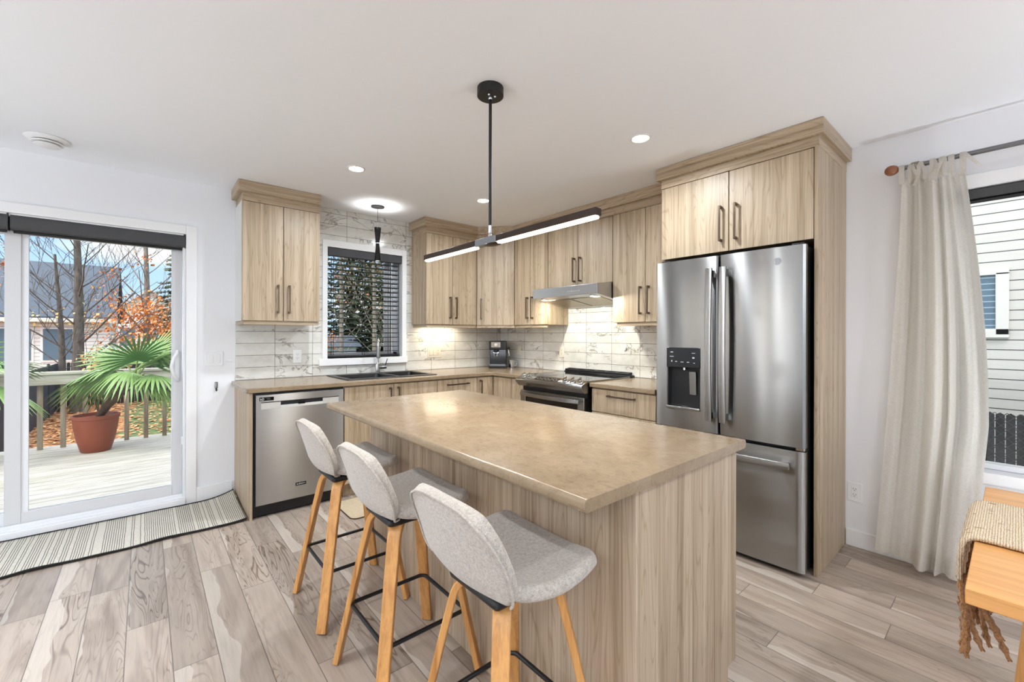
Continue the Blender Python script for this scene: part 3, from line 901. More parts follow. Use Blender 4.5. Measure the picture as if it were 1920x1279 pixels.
    obj('body', MB().box(xp+.04, XB-.002, .702, 1.579, 1.812, 2.302), WOODZ, s)
    fx = 2.738
    ym = 1.148
    for a, b, hy in ((ym, 1.602, ym+.045), (.704, ym, ym-.045)):
        door(s, a, b, 1.806, 2.300, fx, 'B', 1.98, hy)
    obj('frieze', MB().box(xp+.006, XB-.002, .681, 1.600, 2.300, 2.362), GRAIN, s, bevel=.001)
    obj('crown', MB().box(xp-.020, XB-.002, .655, 1.626, 2.357, H-.001), GRAIN, s, bevel=.004)
fridge()

def dishwasher():
    t = thing('dishwasher', (.88, 3.7, 0), 'stainless steel dishwasher under the countertop end', 'dishwasher')
    x0, x1 = .580, 1.186
    obj('body', MB().box(x0-.008, x1+.004, BFA+.022, YA-.03, .012, .876), BLACK, t)
    obj('toe_kick', MB().box(x0-.008, x1+.004, BFA+.05, BFA+.07, 0, .10), BLACK, t)
    y0, y1 = 3.403, BFA+.02
    z0, z1, pz0, pz1, px0, px1 = .094, .862, .762, .812, .618, 1.148
    m = MB()
    m.box(x0+.006, x1-.004, y0, y1, z0, pz0).box(x0+.006, x1-.004, y0, y1, pz1, z1).box(x0+.006, px0, y0, y1, pz0, pz1).box(px1, x1-.004, y0, y1, pz0, pz1)
    STX = steel('brushed_steel_dishwasher', (180,179,177), .32, 1.0)
    d = obj('door', m, STX, t, smooth=30)
    h = MB().box(px0, px1, y1-.006, y1-.002, pz0, pz1)
    hp = obj('handle_pocket', h, DKPLAST, t)
    sat = plain('satin_steel', (214,212,206), .45, .4)
    for a, b in ((px0, .742), (1.03, px1)): obj('handle_plate', MB().box(a, b, y0+.003, y0+.010, pz0, pz1-.006), sat, hp)
    obj('control_strip', MB().box(.742, 1.03, y0+.005, y0+.012, pz0, pz0+.019), plain('satin_strip', (225,223,218), .4, .2), hp)
    obj('display', MB().box(.858, .905, y0+.003, y0+.005, pz0+.016, pz0+.030), BLACKG, hp)
    g = MB(); g.box(.607, .697, y0-.0012, y0, .822, .846)
    bd = obj('badge', g, BLACKG, d)
    g = text_mb('bD', .021, (.611, y0-.0012, .8265), (1,0,0), (0,0,1))
    obj('lettering', g, plain('pale_print_b', (232,232,230), .5), d)
    g = text_mb('TIDI', .016, (.650, y0-.0012, .8285), (1,0,0), (0,0,1), squash=.9)
    obj('lettering', g, plain('grey_print', (120,120,122), .5), d)
    g = MB().box(.840, .912, y0-.0012, y0, .182, .204)
    bd = obj('badge', g, BLACKG, d)
    g = MB()
    for i, (hh, dz) in enumerate(((.009, 0), (.006, -.001), (.010, 0), (.008, .001), (.009, 0), (.007, 0), (.008, .001), (.004, 0))):
        g.box(.848+i*.0077, .852+i*.0077, y0-.0018, y0-.0012, .193+dz-hh/2, .193+dz+hh/2)
    obj('lettering', g, plain('grey_print_b', (190,190,188), .5), d)
dishwasher()

def range_():
    t = thing('range', (2.95, 2.57, 0), 'stainless steel slide-in range with black glass cooktop', 'range')
    y0, y1 = 2.182, 2.952
    obj('body', MB().box(2.66, 3.28, y0+.008, y1-.008, .02, .912), BLACK, t)
    c = MB().box(2.655, 3.215, y0-.004, y1+.004, .912, .924)
    ct = obj('cooktop', c, plain('ceramic_glass', (14,14,15), .05), t, bevel=.003)
    for a in (y0-.0065, y1+.0045): obj('trim_strip', MB().box(2.655, 3.215, a, a+.002, .912, .9255), STEEL, ct)
    b = MB()
    for (x, y, r) in ((2.80, 2.38, .10), (2.80, 2.76, .085), (3.06, 2.38, .08), (3.06, 2.76, .10)):
        b.tube([(x+r*math.cos(2*PI*i/32), y+r*math.sin(2*PI*i/32), .9241) for i in range(32)], .0006, 4, closed=True)
    obj('burner_ring', b, DKPLAST, ct)
    # rear vent trim
    m = MB()
    m.box(3.218, 3.290, y0-.004, y1, .912, .932)
    m.box(3.262, 3.290, y0+.02, y1-.012, .932, .958)
    for k in range(7):
        yy = y0+.03 + k*(y1-y0-.06)/6
        m.box(3.222, 3.262, yy-.012, yy+.012, .932, .954)
    m.box(3.218, 3.228, y0+.01, y1-.012, .932, .952)
    obj('vent_trim', m, BLACK, t, bevel=.004)
    # sloping control panel
    p = MB().prism([(2.660, y0-.004, .926), (2.578, y0-.004, .893), (2.572, y0-.004, .886), (2.574, y0-.004, .868), (2.612, y0-.004, .828), (2.660, y0-.004, .828)], (0, y1-y0+.008, 0))
    cp = obj('control_panel', p, STEEL, t, bevel=.003)
    nn = Vector((-.033, 0, .082)).normalized(); ux = Vector((-.082, 0, -.033)).normalized()
    mid = Vector((2.619, 0, .9095))
    kn = None
    for y in (2.885, 2.822, 2.385, 2.306, 2.228):
        o = mid + Vector((0, y, 0))
        k = MB().lathe([(.026, .0005), (.026, .005), (.021, .007), (.0195, .024), (.016, .027), (.0, .027)], o, nn, 20)
        k.ring_loft([[o + nn*h + ux*a*.023 + Vector((0,1,0))*c*.006 for a, c in ((-1,-1), (1,-1), (1,1), (-1,1))] for h in (.024, .038)])
        obj('knob', k, NICKEL_B, cp, bevel=.001, smooth=35)
    q = [mid + Vector((0, a, 0)) + ux*b + nn*.0008 for a, b in ((2.46, -.026), (2.735, -.026), (2.735, .026), (2.46, .026))]
    dsp = obj('display', MB().prism(q, nn*.001), BLACKG, cp)
    g = MB()
    for i in range(11):
        for j in range(3):
            if (i*7+j*5) % 4 == 0: continue
            o = mid + Vector((0, 2.48+i*.0235, 0)) + ux*(-.015+j*.015) + nn*.0020
            w = .004 + .003*((i+j) % 2)
            g.quad(o+Vector((0,-w,0))-ux*.0014, o+Vector((0,w,0))-ux*.0014, o+Vector((0,w,0))+ux*.0014, o+Vector((0,-w,0))+ux*.0014)
    obj('lettering', g, plain('print_white', (190,190,188), .5), cp)
    # oven door with curved handle
    d = MB(); yA, yB = y0+.012, y1-.012
    d.box(2.622, 2.656, yA, yA+.065, .205, .790).box(2.622, 2.656, yB-.065, yB, .205, .790).box(2.622, 2.656, yA+.065, yB-.065, .205, .285).box(2.622, 2.656, yA+.065, yB-.065, .752, .790)
    od = obj('oven_door', d, STEEL, t, bevel=.003)
    obj('oven_window', MB().box(2.628, 2.650, yA+.064, yB-.064, .284, .753), BLACKG, od)
    h = MB(); rings = []
    for i in range(15):
        s = i/14; y = yA+.03+(yB-yA-.06)*s; k = 2*s-1
        xo = 2.590 - .034*(1-k*k)
        rings.append([Vector((xo, y, .744)), Vector((xo-.002, y, .760)), Vector((xo, y, .776)), Vector((xo+.014, y, .774)), Vector((xo+.014, y, .746))])
    h.ring_loft(rings)
    for y in (yA+.03, yB-.055): h.box(2.595, 2.624, y, y+.025, .747, .773)
    obj('handle', h, STEEL, od, bevel=.002)
    obj('warming_drawer', MB().box(2.624, 2.656, yA, yB, .055, .195), STEEL, t, bevel=.003)
    obj('toe_kick', MB().box(2.69, 2.70, yA, yB, 0, .055), BLACK, t)
range_()

def hood():
    t = thing('range_hood', (3.05, 2.585, 1.62), 'slim stainless steel range hood above the range', 'range hood')
    y0, y1 = 2.206, 2.964; xf = 2.795
    HST = steel('hood_steel', (196,198,200), .32, .4, tangent='Y')
    m = MB().prism([(xf, y0, 1.712), (xf+.004, y0, 1.628), (XB-.012, y0, 1.553), (XB-.012, y0, 1.733), (xf+.2, y0, 1.733), (xf+.03, y0, 1.716)], (0, y1-y0, 0))
    b = obj('body', m, HST, t, bevel=.002)
    # underside filters
    def zu(x): return 1.628 + (1.553-1.628)*(x-xf-.004)/(XB-.012-xf-.004)
    f = MB()
    for a, c in ((y0+.05, 2.575), (2.595, y1-.05)):
        xa, xb_ = xf+.10, XB-.08
        q = [Vector((xa, a, zu(xa)-.001)), Vector((xb_, a, zu(xb_)-.001)), Vector((xb_, c, zu(xb_)-.001)), Vector((xa, c, zu(xa)-.001))]
        f.prism(q, (0,0,-.003))
    obj('filter', f, plain('filter_mesh', (150,140,124), .4, .9), t)
    g = MB()
    for i in range(22):
        x = xf+.112; y = y0+.09+i*.027
        g.prism([Vector((x, y, zu(x)-.0045)), Vector((x+.008, y, zu(x+.008)-.0045)), Vector((x+.008, y+.012, zu(x+.008)-.0045)), Vector((x, y+.012, zu(x)-.0045))], (0,0,-.0004))
    obj('filter_slots', g, BLACK, t)
    g = MB()
    for i, w in enumerate((.006, .004, .004, .004, .007, .004, .006)):
        y = 2.46 - (i-3)*.021*-1
        g.box(xf+.0005, xf+.0022, y-w/2, y+w/2, 1.662, 1.667)
    obj('lettering', g, plain('hood_print', (245,245,245), .4), b)
    for y in (2.872, 2.296):
        x = xf+.062
        p = MB().lathe([(.030, .002), (.030, -.003), (.024, -.005)], (x, y, zu(x)), n=20)
        l = obj('hood_light', p, NICKEL_B, t)
        obj('lens', MB().disc((x, y, zu(x)-.0055), .023), HOODE, l)
        lamp('hood_lamp', 'AREA', l, (x, y, zu(x)-.008), 4.4, (1, .95, .82), aim=(.45, 0, -1), shape='DISK', size=.03)
hood()

def sink():
    t = thing('kitchen_sink', (1.66, 3.76, CZ1), 'black composite double-bowl drop-in sink under the window', 'sink')
    x0, x1, y0, y1 = 1.250, 2.080, 3.500, 4.040
    z = CZ1
    def rr(x0, x1, y0, y1, r, zz, n=5):
        P = []
        for cx, cy, a in ((x1-r, y1-r, 0), (x0+r, y1-r, PI/2), (x0+r, y0+r, PI), (x1-r, y0+r, PI*1.5)):
            for i in range(n+1):
                b = a + PI/2*i/n; P.append(Vector((cx+r*math.cos(b), cy+r*math.sin(b), zz)))
        return P
    bowls = ((1.300, 1.690, 3.555, 3.945), (1.735, 2.030, 3.555, 3.945))
    m = MB()
    # rim as frame strips
    xs = [x0, 1.300, 1.690, 1.735, 2.030, x1]
    m.box(x0, x1, y0, 3.555, z, z+.007).box(x0, x1, 3.945, y1, z, z+.007)
    for a, b in ((x0, 1.300), (1.690, 1.735), (2.030, x1)): m.box(a, b, 3.555, 3.945, z, z+.007)
    obj('rim', m, SINKM, t, bevel=.004)
    for b in bowls:
        m = MB()
        R = [rr(b[0]-.001, b[1]+.001, b[2]-.001, b[3]+.001, .02, z+.005), rr(b[0]+.004, b[1]-.004, b[2]+.004, b[3]-.004, .03, z-.03), rr(b[0]+.010, b[1]-.010, b[2]+.010, b[3]-.010, .04, z-.16), rr(b[0]+.05, b[1]-.05, b[2]+.05, b[3]-.05, .05, z-.19)]
        V = m.ring_loft(R, True, False); m.bm.faces.new(V[-1])
        bo = obj('bowl', m, SINKM, t, smooth=60)
        obj('drain', MB().lathe([(.042, .0), (.042, .003), (.03, .002), (.03, 0)], ((b[0]+b[1])/2, (b[2]+b[3])/2, z-.190), n=20), NICKEL_B, bo, smooth=40)
    # faucet
    f = thing('kitchen_faucet', (1.712, 3.992, z+.007), 'tall polished pull-down faucet behind the black sink', 'faucet')
    X, Y, Z = 1.712, 3.992, z+.007
    obj('base', MB().lathe([(.027, 0), (.027, .006), (.022, .010), (.021, .085), (.015, .092), (.014, .10)], (X, Y, Z), n=20), NICKEL_B, f, smooth=35)
    pts = [(X, Y, Z+.09), (X, Y, Z+.28)]
    for i in range(1, 11):
        a = PI*i/10; pts.append((X-.02*(1-math.cos(a)), Y-.055*(1-math.cos(a)), Z+.28+.06*math.sin(a)))
    pts.append((X-.04, Y-.11, Z+.25))
    obj('spout', MB().tube(pts, .0125, 14), NICKEL_B, f, smooth=50)
    obj('spray_head', MB().lathe([(.013, .0), (.0165, -.02), (.0175, -.10), (.016, -.115), (.012, -.117)], (X-.04, Y-.11, Z+.26), n=18), STEEL_D, f, smooth=35)
    L = Vector((1, -.25, 0)).normalized()
    lv = obj('lever_body', MB().lathe([(.0165, .015), (.0175, .02), (.0175, .078), (.015, .082)], (X, Y, Z+.052), L, 18), STEEL_D, f, smooth=35)
    o = Vector((X, Y, Z+.055)) + L*.068
    obj('lever', MB().tube([o, o+Vector((.008,-.004,.03)), o+Vector((.022,-.012,.078))], [.005, .0045, .004], 8), BRONZE, lv, smooth=50)
sink()

def coffee():
    """built in its own frame: front faces -y, then turned towards the room"""
    t = thing('coffee_maker', (3.085, 3.845, CZ1), 'black espresso machine with a steel dial panel in the counter corner', 'coffee maker', rz=math.radians(-41))
    L = dict(local=True)
    m = MB().box(-.10, .10, -.12, .12, 0, .030); obj('base', m, BLACK, t, bevel=.008, **L)
    m = MB().box(-.095, .095, -.008, .115, .030, .300); obj('body', m, BLACKG, t, bevel=.008, **L)
    m = MB().box(-.098, .098, -.105, .118, .205, .305); hd = obj('head', m, BLACK, t, bevel=.008, **L)
    m = MB().box(-.075, .030, -.1085, -.105, .232, .292); pn = obj('dial_panel', m, NICKEL, hd, bevel=.001, **L)
    m = MB().lathe([(.017, 0), (.017, .010), (.012, .013)], (-.022, -.1085, .262), (0,-1,0), 20); obj('dial', m, plain('dial_cream', (235,228,208), .4), hd, smooth=40, **L)
    m = MB().lathe([(.030, 0), (.030, -.028), (.024, -.034)], (-.022, -.055, .205), n=20); gp = obj('group_head', m, BLACK, t, smooth=40, **L)
    m = MB().tube([(-.040, -.066, .172), (-.040, -.070, .155), (-.034, -.068, .132)], .006, 8).tube([(-.004, -.066, .172), (-.004, -.070, .155), (-.010, -.068, .132)], .006, 8).box(-.05, .006, -.074, -.060, .168, .180)
    obj('twin_spout', m, NICKEL_B, gp, smooth=40, **L)
    m = MB().box(-.088, .088, -.118, -.01, .030, .040); tr = obj('drip_tray', m, STEEL_D, t, bevel=.002, **L)
    m = MB().tube([(.085, -.07, .225), (.108, -.085, .22), (.120, -.090, .205), (.128, -.094, .14)], .005, 8); obj('steam_wand', m, NICKEL_B, t, smooth=40, **L)
    m = MB().lathe([(.010, 0), (.013, .01), (.013, .03)], (.104, -.084, .222), (1,0,0), 12); obj('steam_knob', m, BLACK, t, smooth=40, **L)
    c = thing('metal_cup', (3.195, 3.735, CZ1), 'small polished metal cup beside the espresso machine', 'cup')
    o = (3.195, 3.735, CZ1)
    obj('body', MB().lathe([(.028, 0), (.031, .003), (.034, .085), (.0345, .088), (.032, .086), (.029, .006), (0, .005)], o, n=24), NICKEL_B, c, smooth=40)
    r = Vector((.762, -.648, 0)); o = Vector(o)
    obj('handle', MB().tube([o + r*.032 + Vector((0,0,.072)), o + r*.050 + Vector((0,0,.074)), o + r*.060 + Vector((0,0,.058)), o + r*.057 + Vector((0,0,.036)), o + r*.046 + Vector((0,0,.022)), o + r*.031 + Vector((0,0,.018))], .0042, 8), NICKEL_B, c, smooth=50)
coffee()

# ---------------------------------------------------------------- plates on the walls
def plate(name, label, cat, wall, u, z, gangs, parts, mat=PLATE, face=None, h=.114):
    """gangs * 46 mm wide; parts: list of 'rocker' / 'outlet'"""
    w = .070 + .046*(gangs-1)
    fc = face if face is not None else (YA if wall == 'A' else XB)
    P = (lambda a, d, zz: (a, fc-d, zz)) if wall == 'A' else (lambda a, d, zz: (fc-d, a, zz))
    sgn = 1 if wall == 'A' else -1
    t = thing(name, P(u, 0, z), label, cat)
    def bx(m, a0, a1, d0, d1, z0, z1):
        if wall == 'A': m.box(min(a0,a1), max(a0,a1), fc-d1, fc-d0, z0, z1)
        else: m.box(fc-d1, fc-d0, min(a0,a1), max(a0,a1), z0, z1)
        return m
    obj('cover_plate', bx(MB(), u-w/2, u+w/2, 0, .005, z-h/2, z+h/2), mat, t, bevel=.002)
    for i, k in enumerate(parts):
        c = u + sgn*(i-(gangs-1)/2)*.046
        if k == 'rocker':
            obj('rocker', bx(MB(), c-.0165, c+.0165, .005, .009, z-.033, z+.033), mat, t, bevel=.002)
        else:
            o = obj('socket', bx(MB(), c-.0165, c+.0165, .005, .007, z-.033, z+.033), mat, t, bevel=.001)
            s = MB()
            for dz in (-.017, .017):
                bx(s, c-.0075, c-.0055, .007, .0074, z+dz, z+dz+.008); bx(s, c+.0055, c+.0075, .007, .0074, z+dz, z+dz+.008); bx(s, c-.002, c+.002, .007, .0074, z+dz-.008, z+dz-.004)
            obj('slots', s, BLACK, o)
plate('light_switch', 'white double light switch on the wall beside the patio door', 'light switch', 'A', .4145, 1.096, 2, ['rocker', 'rocker'])
plate('electrical_outlet', 'white outlet on the tiles left of the sink window', 'outlet', 'A', 1.0125, 1.096, 1, ['outlet'], PLATE, YA-.009)
plate('light_switch', 'ivory triple plate with two switches and an outlet on the tiles', 'light switch', 'A', 2.372, 1.101, 3, ['rocker', 'rocker', 'outlet'], IVORY, YA-.009)
plate('light_switch', 'small ivory plate on the tiles right of the espresso machine', 'light switch', 'B', 3.73, 1.115, 1, ['rocker'], IVORY, XB-.009)
plate('electrical_outlet', 'ivory outlet on the brightly lit tiles left of the range', 'outlet', 'B', 3.055, 1.112, 1, ['outlet'], IVORY, XB-.009)
plate('electrical_outlet', 'white outlet low on the wall between refrigerator panel and curtain', 'outlet', 'B', .638, .331, 1, ['outlet'])
def wallhook():
    t = thing('wall_hook', (.428, YA, .88), 'small dark metal hook below the double switch', 'hook')
    obj('plate', MB().box(.418, .438, YA-.010, YA, .862, .914), STEEL_D, t, bevel=.006, seg=4)
    obj('front', MB().box(.424, .432, YA-.013, YA-.010, .868, .906), NICKEL_B, t, bevel=.002)
    obj('prong', MB().tube([(.428, YA-.008, .866), (.428, YA-.014, .850), (.428, YA-.024, .847), (.428, YA-.028, .856)], .006, 8), BLACK, t, smooth=50)
wallhook()
t_ = thing('wall_hook', (XB-.009, 2.27, 1.15), 'tiny clear hook stuck on the tiles above the right end of the range', 'hook')
obj('hook', MB().tube([(XB-.010, 2.27, 1.165), (XB-.018, 2.27, 1.160), (XB-.020, 2.27, 1.145), (XB-.030, 2.27, 1.140), (XB-.034, 2.27, 1.152)], .003, 8).box(XB-.012, XB-.0095, 2.262, 2.278, 1.145, 1.175), NICKEL_B, t_, smooth=50)

# ---------------------------------------------------------------- lights
POTS = [(1.117, 2.972), (2.208, 1.426), (2.210, 2.965), (-.35, 1.55), (-2.0, 2.6), (-2.0, .6), (-.35, -.9), (1.2, -.9), (-2.0, -1.6), (1.9, -2.1)]  # the unseen ones away from the kitchen are added for fill
UPS = [(2.75, -.55, 'added white fill uplight under the right hand window out of view', .40),
       (-3.1, 1.9, 'added white fill uplight by the tall side window out of view', 1.7), (-3.0, -2.8, 'added white fill uplight in the far room corner behind the camera', 2.6),
       (1.6, -2.2, 'added white fill uplight by the back wall behind the table', .9)]
def ceiling_lights():
    lab = ['round ceiling downlight in front of the left wall cabinet', 'round ceiling downlight closest to the refrigerator', 'round ceiling downlight behind the black pendant rod']
    for i, (x, y) in enumerate(POTS):
        t = thing('ceiling_downlight', (x, y, H), lab[i] if i < 3 else 'added round fill downlight out of view behind the camera', 'downlight', 'recessed downlights')
        obj('trim_ring', MB().lathe([(.046, -.0005), (.062, -.0005), (.060, -.004), (.050, -.006), (.046, -.003)], (x, y, H), n=32), TRIMW, t, smooth=40)
        obj('lens', MB().disc((x, y, H-.003), .047, 28), POTE, t)
        lamp('downlight_lamp', 'AREA', t, (x, y, H-.010), LIGHT_POT, (.86, .93, 1.0), shape='DISK', size=.09, spread=math.radians(165))
    # unseen uplights added to fill the ceiling, behind and beside the camera
    for x, y, lb, k in UPS:
        t = thing('fill_uplight', (x, y, 0), lb, 'fill light')
        obj('housing', MB().lathe([(.12, 0), (.12, .21), (.135, .22), (.135, .23), (.115, .23), (.112, .19), (0, .19)], (x, y, 0)), TRIMW, t, smooth=40)
        lamp('uplight_lamp', 'AREA', t, (x, y, .232), LIGHT_UP*k, (.87, .935, 1.0), aim=(0,0,1), shape='DISK', size=.20, spread=math.radians(150))
    # air diffuser
    x, y = -.440, 3.715
    t = thing('ceiling_vent', (x, y, H), 'white round air diffuser on the ceiling above the patio door', 'vent')
    r0 = .098
    obj('outer_ring', MB().lathe([(r0*.62, -.002), (r0*.98, -.001), (r0, -.004), (r0*.97, -.008), (r0*.66, -.018), (r0*.62, -.016)], (x, y, H), n=40), TRIMW, t, smooth=40)
    obj('throat', MB().lathe([(r0*.60, -.001), (r0*.60, -.003)], (x, y, H), n=32), DKPLAST, t)
    obj('deflector', MB().lathe([(r0*.30, -.022), (r0*.70, -.024), (r0*.73, -.028), (r0*.70, -.031), (r0*.5, -.030)], (x, y, H), n=40), TRIMW, t, smooth=40)
    obj('centre_disc', MB().lathe([(.01, -.004), (.01, -.034), (r0*.58, -.036), (r0*.60, -.040), (r0*.55, -.044), (.0, -.046)], (x, y, H), n=40), TRIMW, t, smooth=40)
ceiling_lights()

def linear_pendant():
    x, yc = 1.2275, 1.593
    t = thing('linear_pendant', (x, yc, H), 'black linear two-bar pendant light hanging over the island', 'pendant light')
    obj('canopy', MB().lathe([(.060, 0), (.0615, -.002), (.0615, -.040), (.058, -.043), (0, -.043)], (x, yc, H), n=40), BLACK, t, smooth=35)
    s = MB()
    for dx, dy in ((-.020, -.016), (.012, -.020)): s.lathe([(.006, 0), (.006, -.004), (.003, -.008)], (x+dx, yc+dy, H-.042), n=12)
    s.lathe([(.010, 0), (.010, -.010), (.006, -.016)], (x, yc, H-.042), n=14)
    obj('screws', s, NICKEL_B, t, smooth=40)
    obj('rod', MB().lathe([(.0075, H-.05), (.0075, 1.795)], (x, yc, 0), n=14), BLACK, t, smooth=40)
    obj('joint', MB().lathe([(.0085, 1.797), (.0085, 1.762), (.006, 1.758), (.010, 1.750), (.011, 1.738)], (x, yc, 0), n=16), CHROME, t, smooth=40)
    z0, z1, w = 1.706, 1.740, .017
    hb = obj('hub', MB().box(x-w-.001, x+w+.001, 1.530, 1.690, z0+.002, z1+.002), STEEL_D, t, bevel=.002)
    obj('swivel_plate', MB().lathe([(.03, 0), (.032, -.004), (.02, -.008)], (x, 1.572, z0+.002), n=20, sy=1.6), BRONZE, hb, smooth=40)
    for a, b in ((.962, 1.533), (1.687, 2.190)):
        p = obj('light_bar', MB().box(x-w, x+w, a, b, z0+.006, z1), BRONZE, t, bevel=.002)
        P = []
        r = w-.002
        for cy, s0 in ((b-w, 0), (a+w, PI)):
            for i in range(11): an = s0 + PI*i/10; P.append(Vector((x+r*math.cos(an), cy+r*math.sin(an), z0-.003)))
        obj('diffuser', MB().prism(P, (0,0,.010)), LEDW, p, bevel=.003)
        lamp('bar_lamp', 'AREA', p, (x, (a+b)/2, z0-.008), 4, (1, .92, .80), shape='RECTANGLE', size=.028, size_y=b-a-.03)
linear_pendant()

def sink_pendant():
    x, y = 1.594, 3.722
    t = thing('pendant_lamp', (x, y, H), 'small black hourglass pendant hanging in front of the sink window', 'pendant light')
    obj('canopy', MB().lathe([(.059, 0), (.060, -.003), (.057, -.010), (.010, -.013), (0, -.013)], (x, y, H), n=32), BLACK, t, smooth=40)
    obj('cord', MB().lathe([(.0022, H-.01), (.0022, 2.25)], (x, y, 0), n=8), BLACK, t)
    obj('socket', MB().lathe([(.010, 2.250), (.012, 2.235), (.012, 2.20)], (x, y, 0), n=12), CHROME, t, smooth=40)
    obj('shade', MB().lathe([(.0285, 2.249), (.0295, 2.249), (.0295, 2.240), (.0165, 2.105), (.0165, 2.088), (.0275, 1.955), (.0275, 1.947), (.0265, 1.947), (.0150, 2.088), (.0150, 2.105), (.0275, 2.235)], (x, y, 0), n=28), BLACKG, t, smooth=40)
    obj('ring', MB().lathe([(.0172, 2.112), (.0185, 2.108), (.0172, 2.104)], (x, y, 0), n=24), CHROME, t, smooth=40)
    obj('lens', MB().disc((x, y, 1.953), .026, 24), emis('bulb_lower', (255,250,240), 3.0), t)
    lamp('uplight_lamp', 'SPOT', t, (x, y-.016, 2.262), 5.0, (1, .98, .95), aim=(0,0,1), spot_size=math.radians(135), spot_blend=.9, shadow_soft_size=.012)
    lamp('downlight_lamp', 'SPOT', t, (x, y, 1.94), 4, (1, .97, .92), spot_size=math.radians(90), spot_blend=.6, shadow_soft_size=.02)
sink_pendant()

# ---------------------------------------------------------------- blinds and shades
def blinds():
    t = thing('venetian_blind', (1.63, YA+.05, 2.08), 'black horizontal slat blind in the sink window', 'blind')
    x0, x1 = 1.268, 1.985; yc = YA+.045
    obj('valance', MB().box(x0, x1+.004, YA-.022, YA+.02, 2.006, 2.082), plain('charcoal_valance', (58,58,61), .55), t, bevel=.006, seg=3)
    s = MB(); n = 20; zt, zb = 1.985, 1.125
    ti = math.radians(-7)
    for i in range(n):
        z = zt + (zb-zt)*i/(n-1)
        dy, dz = .025*math.cos(ti), .025*math.sin(ti)
        P = [Vector((x0+.004, yc-dy, z-dz)), Vector((x0+.004, yc, z+.002)), Vector((x0+.004, yc+dy, z+dz)), Vector((x0+.004, yc+dy, z+dz-.003)), Vector((x0+.004, yc, z-.001)), Vector((x0+.004, yc-dy, z-dz-.003))]
        s.prism(P, (x1-x0-.010, 0, 0))
    obj('slats', s, BLACK, t)
    obj('bottom_rail', MB().box(x0+.002, x1, yc-.026, yc+.026, 1.072, 1.092), BLACK, t, bevel=.004)
    c = MB()
    for x in (1.325, 1.62, 1.885):
        for dy in (-.027, .027): c.box(x-.0022, x+.0022, yc+dy-.001, yc+dy+.001, 1.09, 2.01)
    obj('ladder_cords', c, BLACK, t)
    w = MB().tube([(1.955, YA-.018, 2.01), (1.955, YA-.016, 1.60), (1.955, YA-.018, 1.075)], .0035, 6).lathe([(.004, .02), (.009, 0), (.009, -.018), (.003, -.022)], (1.955, YA-.018, 1.068), n=10)
    obj('pull_cord', w, BLACK, t, smooth=40)
    SH = plain('shade_fabric', (66,66,67), .6)
    for a, b, lb in ((-.640, .233, 'charcoal roller shade rolled up above the sliding door panel'), (-1.486, -.648, 'charcoal roller shade rolled up at the left picture edge above the fixed door panel')):
        t = thing('roller_shade', ((a+b)/2, YA+.02, 1.98), lb, 'roller shade', 'patio door roller shades')
        P = []
        y0, y1, z0, z1 = YA-.010, YA+.048, 1.935, 2.038
        for cy, cz, s0 in ((y0+.03, z1-.03, PI/2), (y0+.022, z0+.022, PI)):
            for i in range(7): an = s0 + PI/2*i/6; r = .03 if s0 < 2 else .022; P.append(Vector((a, cy+r*math.cos(an), cz+r*math.sin(an))))
        P += [Vector((a, y1, z0)), Vector((a, y1, z1))]
        obj('cassette', MB().prism(P, (b-a, 0, 0)), SH, t, bevel=.001, smooth=50)
        obj('hem_bar', MB().lathe([(.010, 0), (.010, b-a-.02)], (a+.01, YA+.026, 1.930), (1,0,0), 12), BLACK, t, smooth=50)
        obj('end_cap', MB().box(b-.006, b+.001, y0-.002, y1, z0-.002, z1), DKPLAST, t, bevel=.003)
        if b > 0:
            c = MB(); x = .217
            c.tube([(x, YA+.008, 1.94), (x, YA+.006, 1.2), (x, YA+.008, .48)], .0016, 6).tube([(x+.012, YA+.012, 1.94), (x+.010, YA+.010, 1.2), (x+.008, YA+.012, .48)], .0016, 6)
            for i in range(60):
                z = .50+i*.024
                c.lathe([(.0, -.002), (.0026, 0), (.0, .002)], (x, YA+.0075, z), n=6)
            ch = obj('bead_chain', c, CHROME, t)
            obj('tensioner', MB().box(x-.006, x+.016, YA+.002, YA+.020, .455, .515), VINYL, t, bevel=.003)
    t = thing('roller_shade', (XB+.02, -.65, 2.02), 'black roller shade rolled up in the window behind the curtain', 'roller shade')
    obj('cassette', MB().box(XB+.002, XB+.055, -1.595, .295, 2.008, 2.056), SH, t, bevel=.004)
    obj('hem_bar', MB().lathe([(.011, 0), (.011, 1.87)], (XB+.028, -1.585, 1.998), (0,1,0), 12), BLACK, t, smooth=50)
blinds()

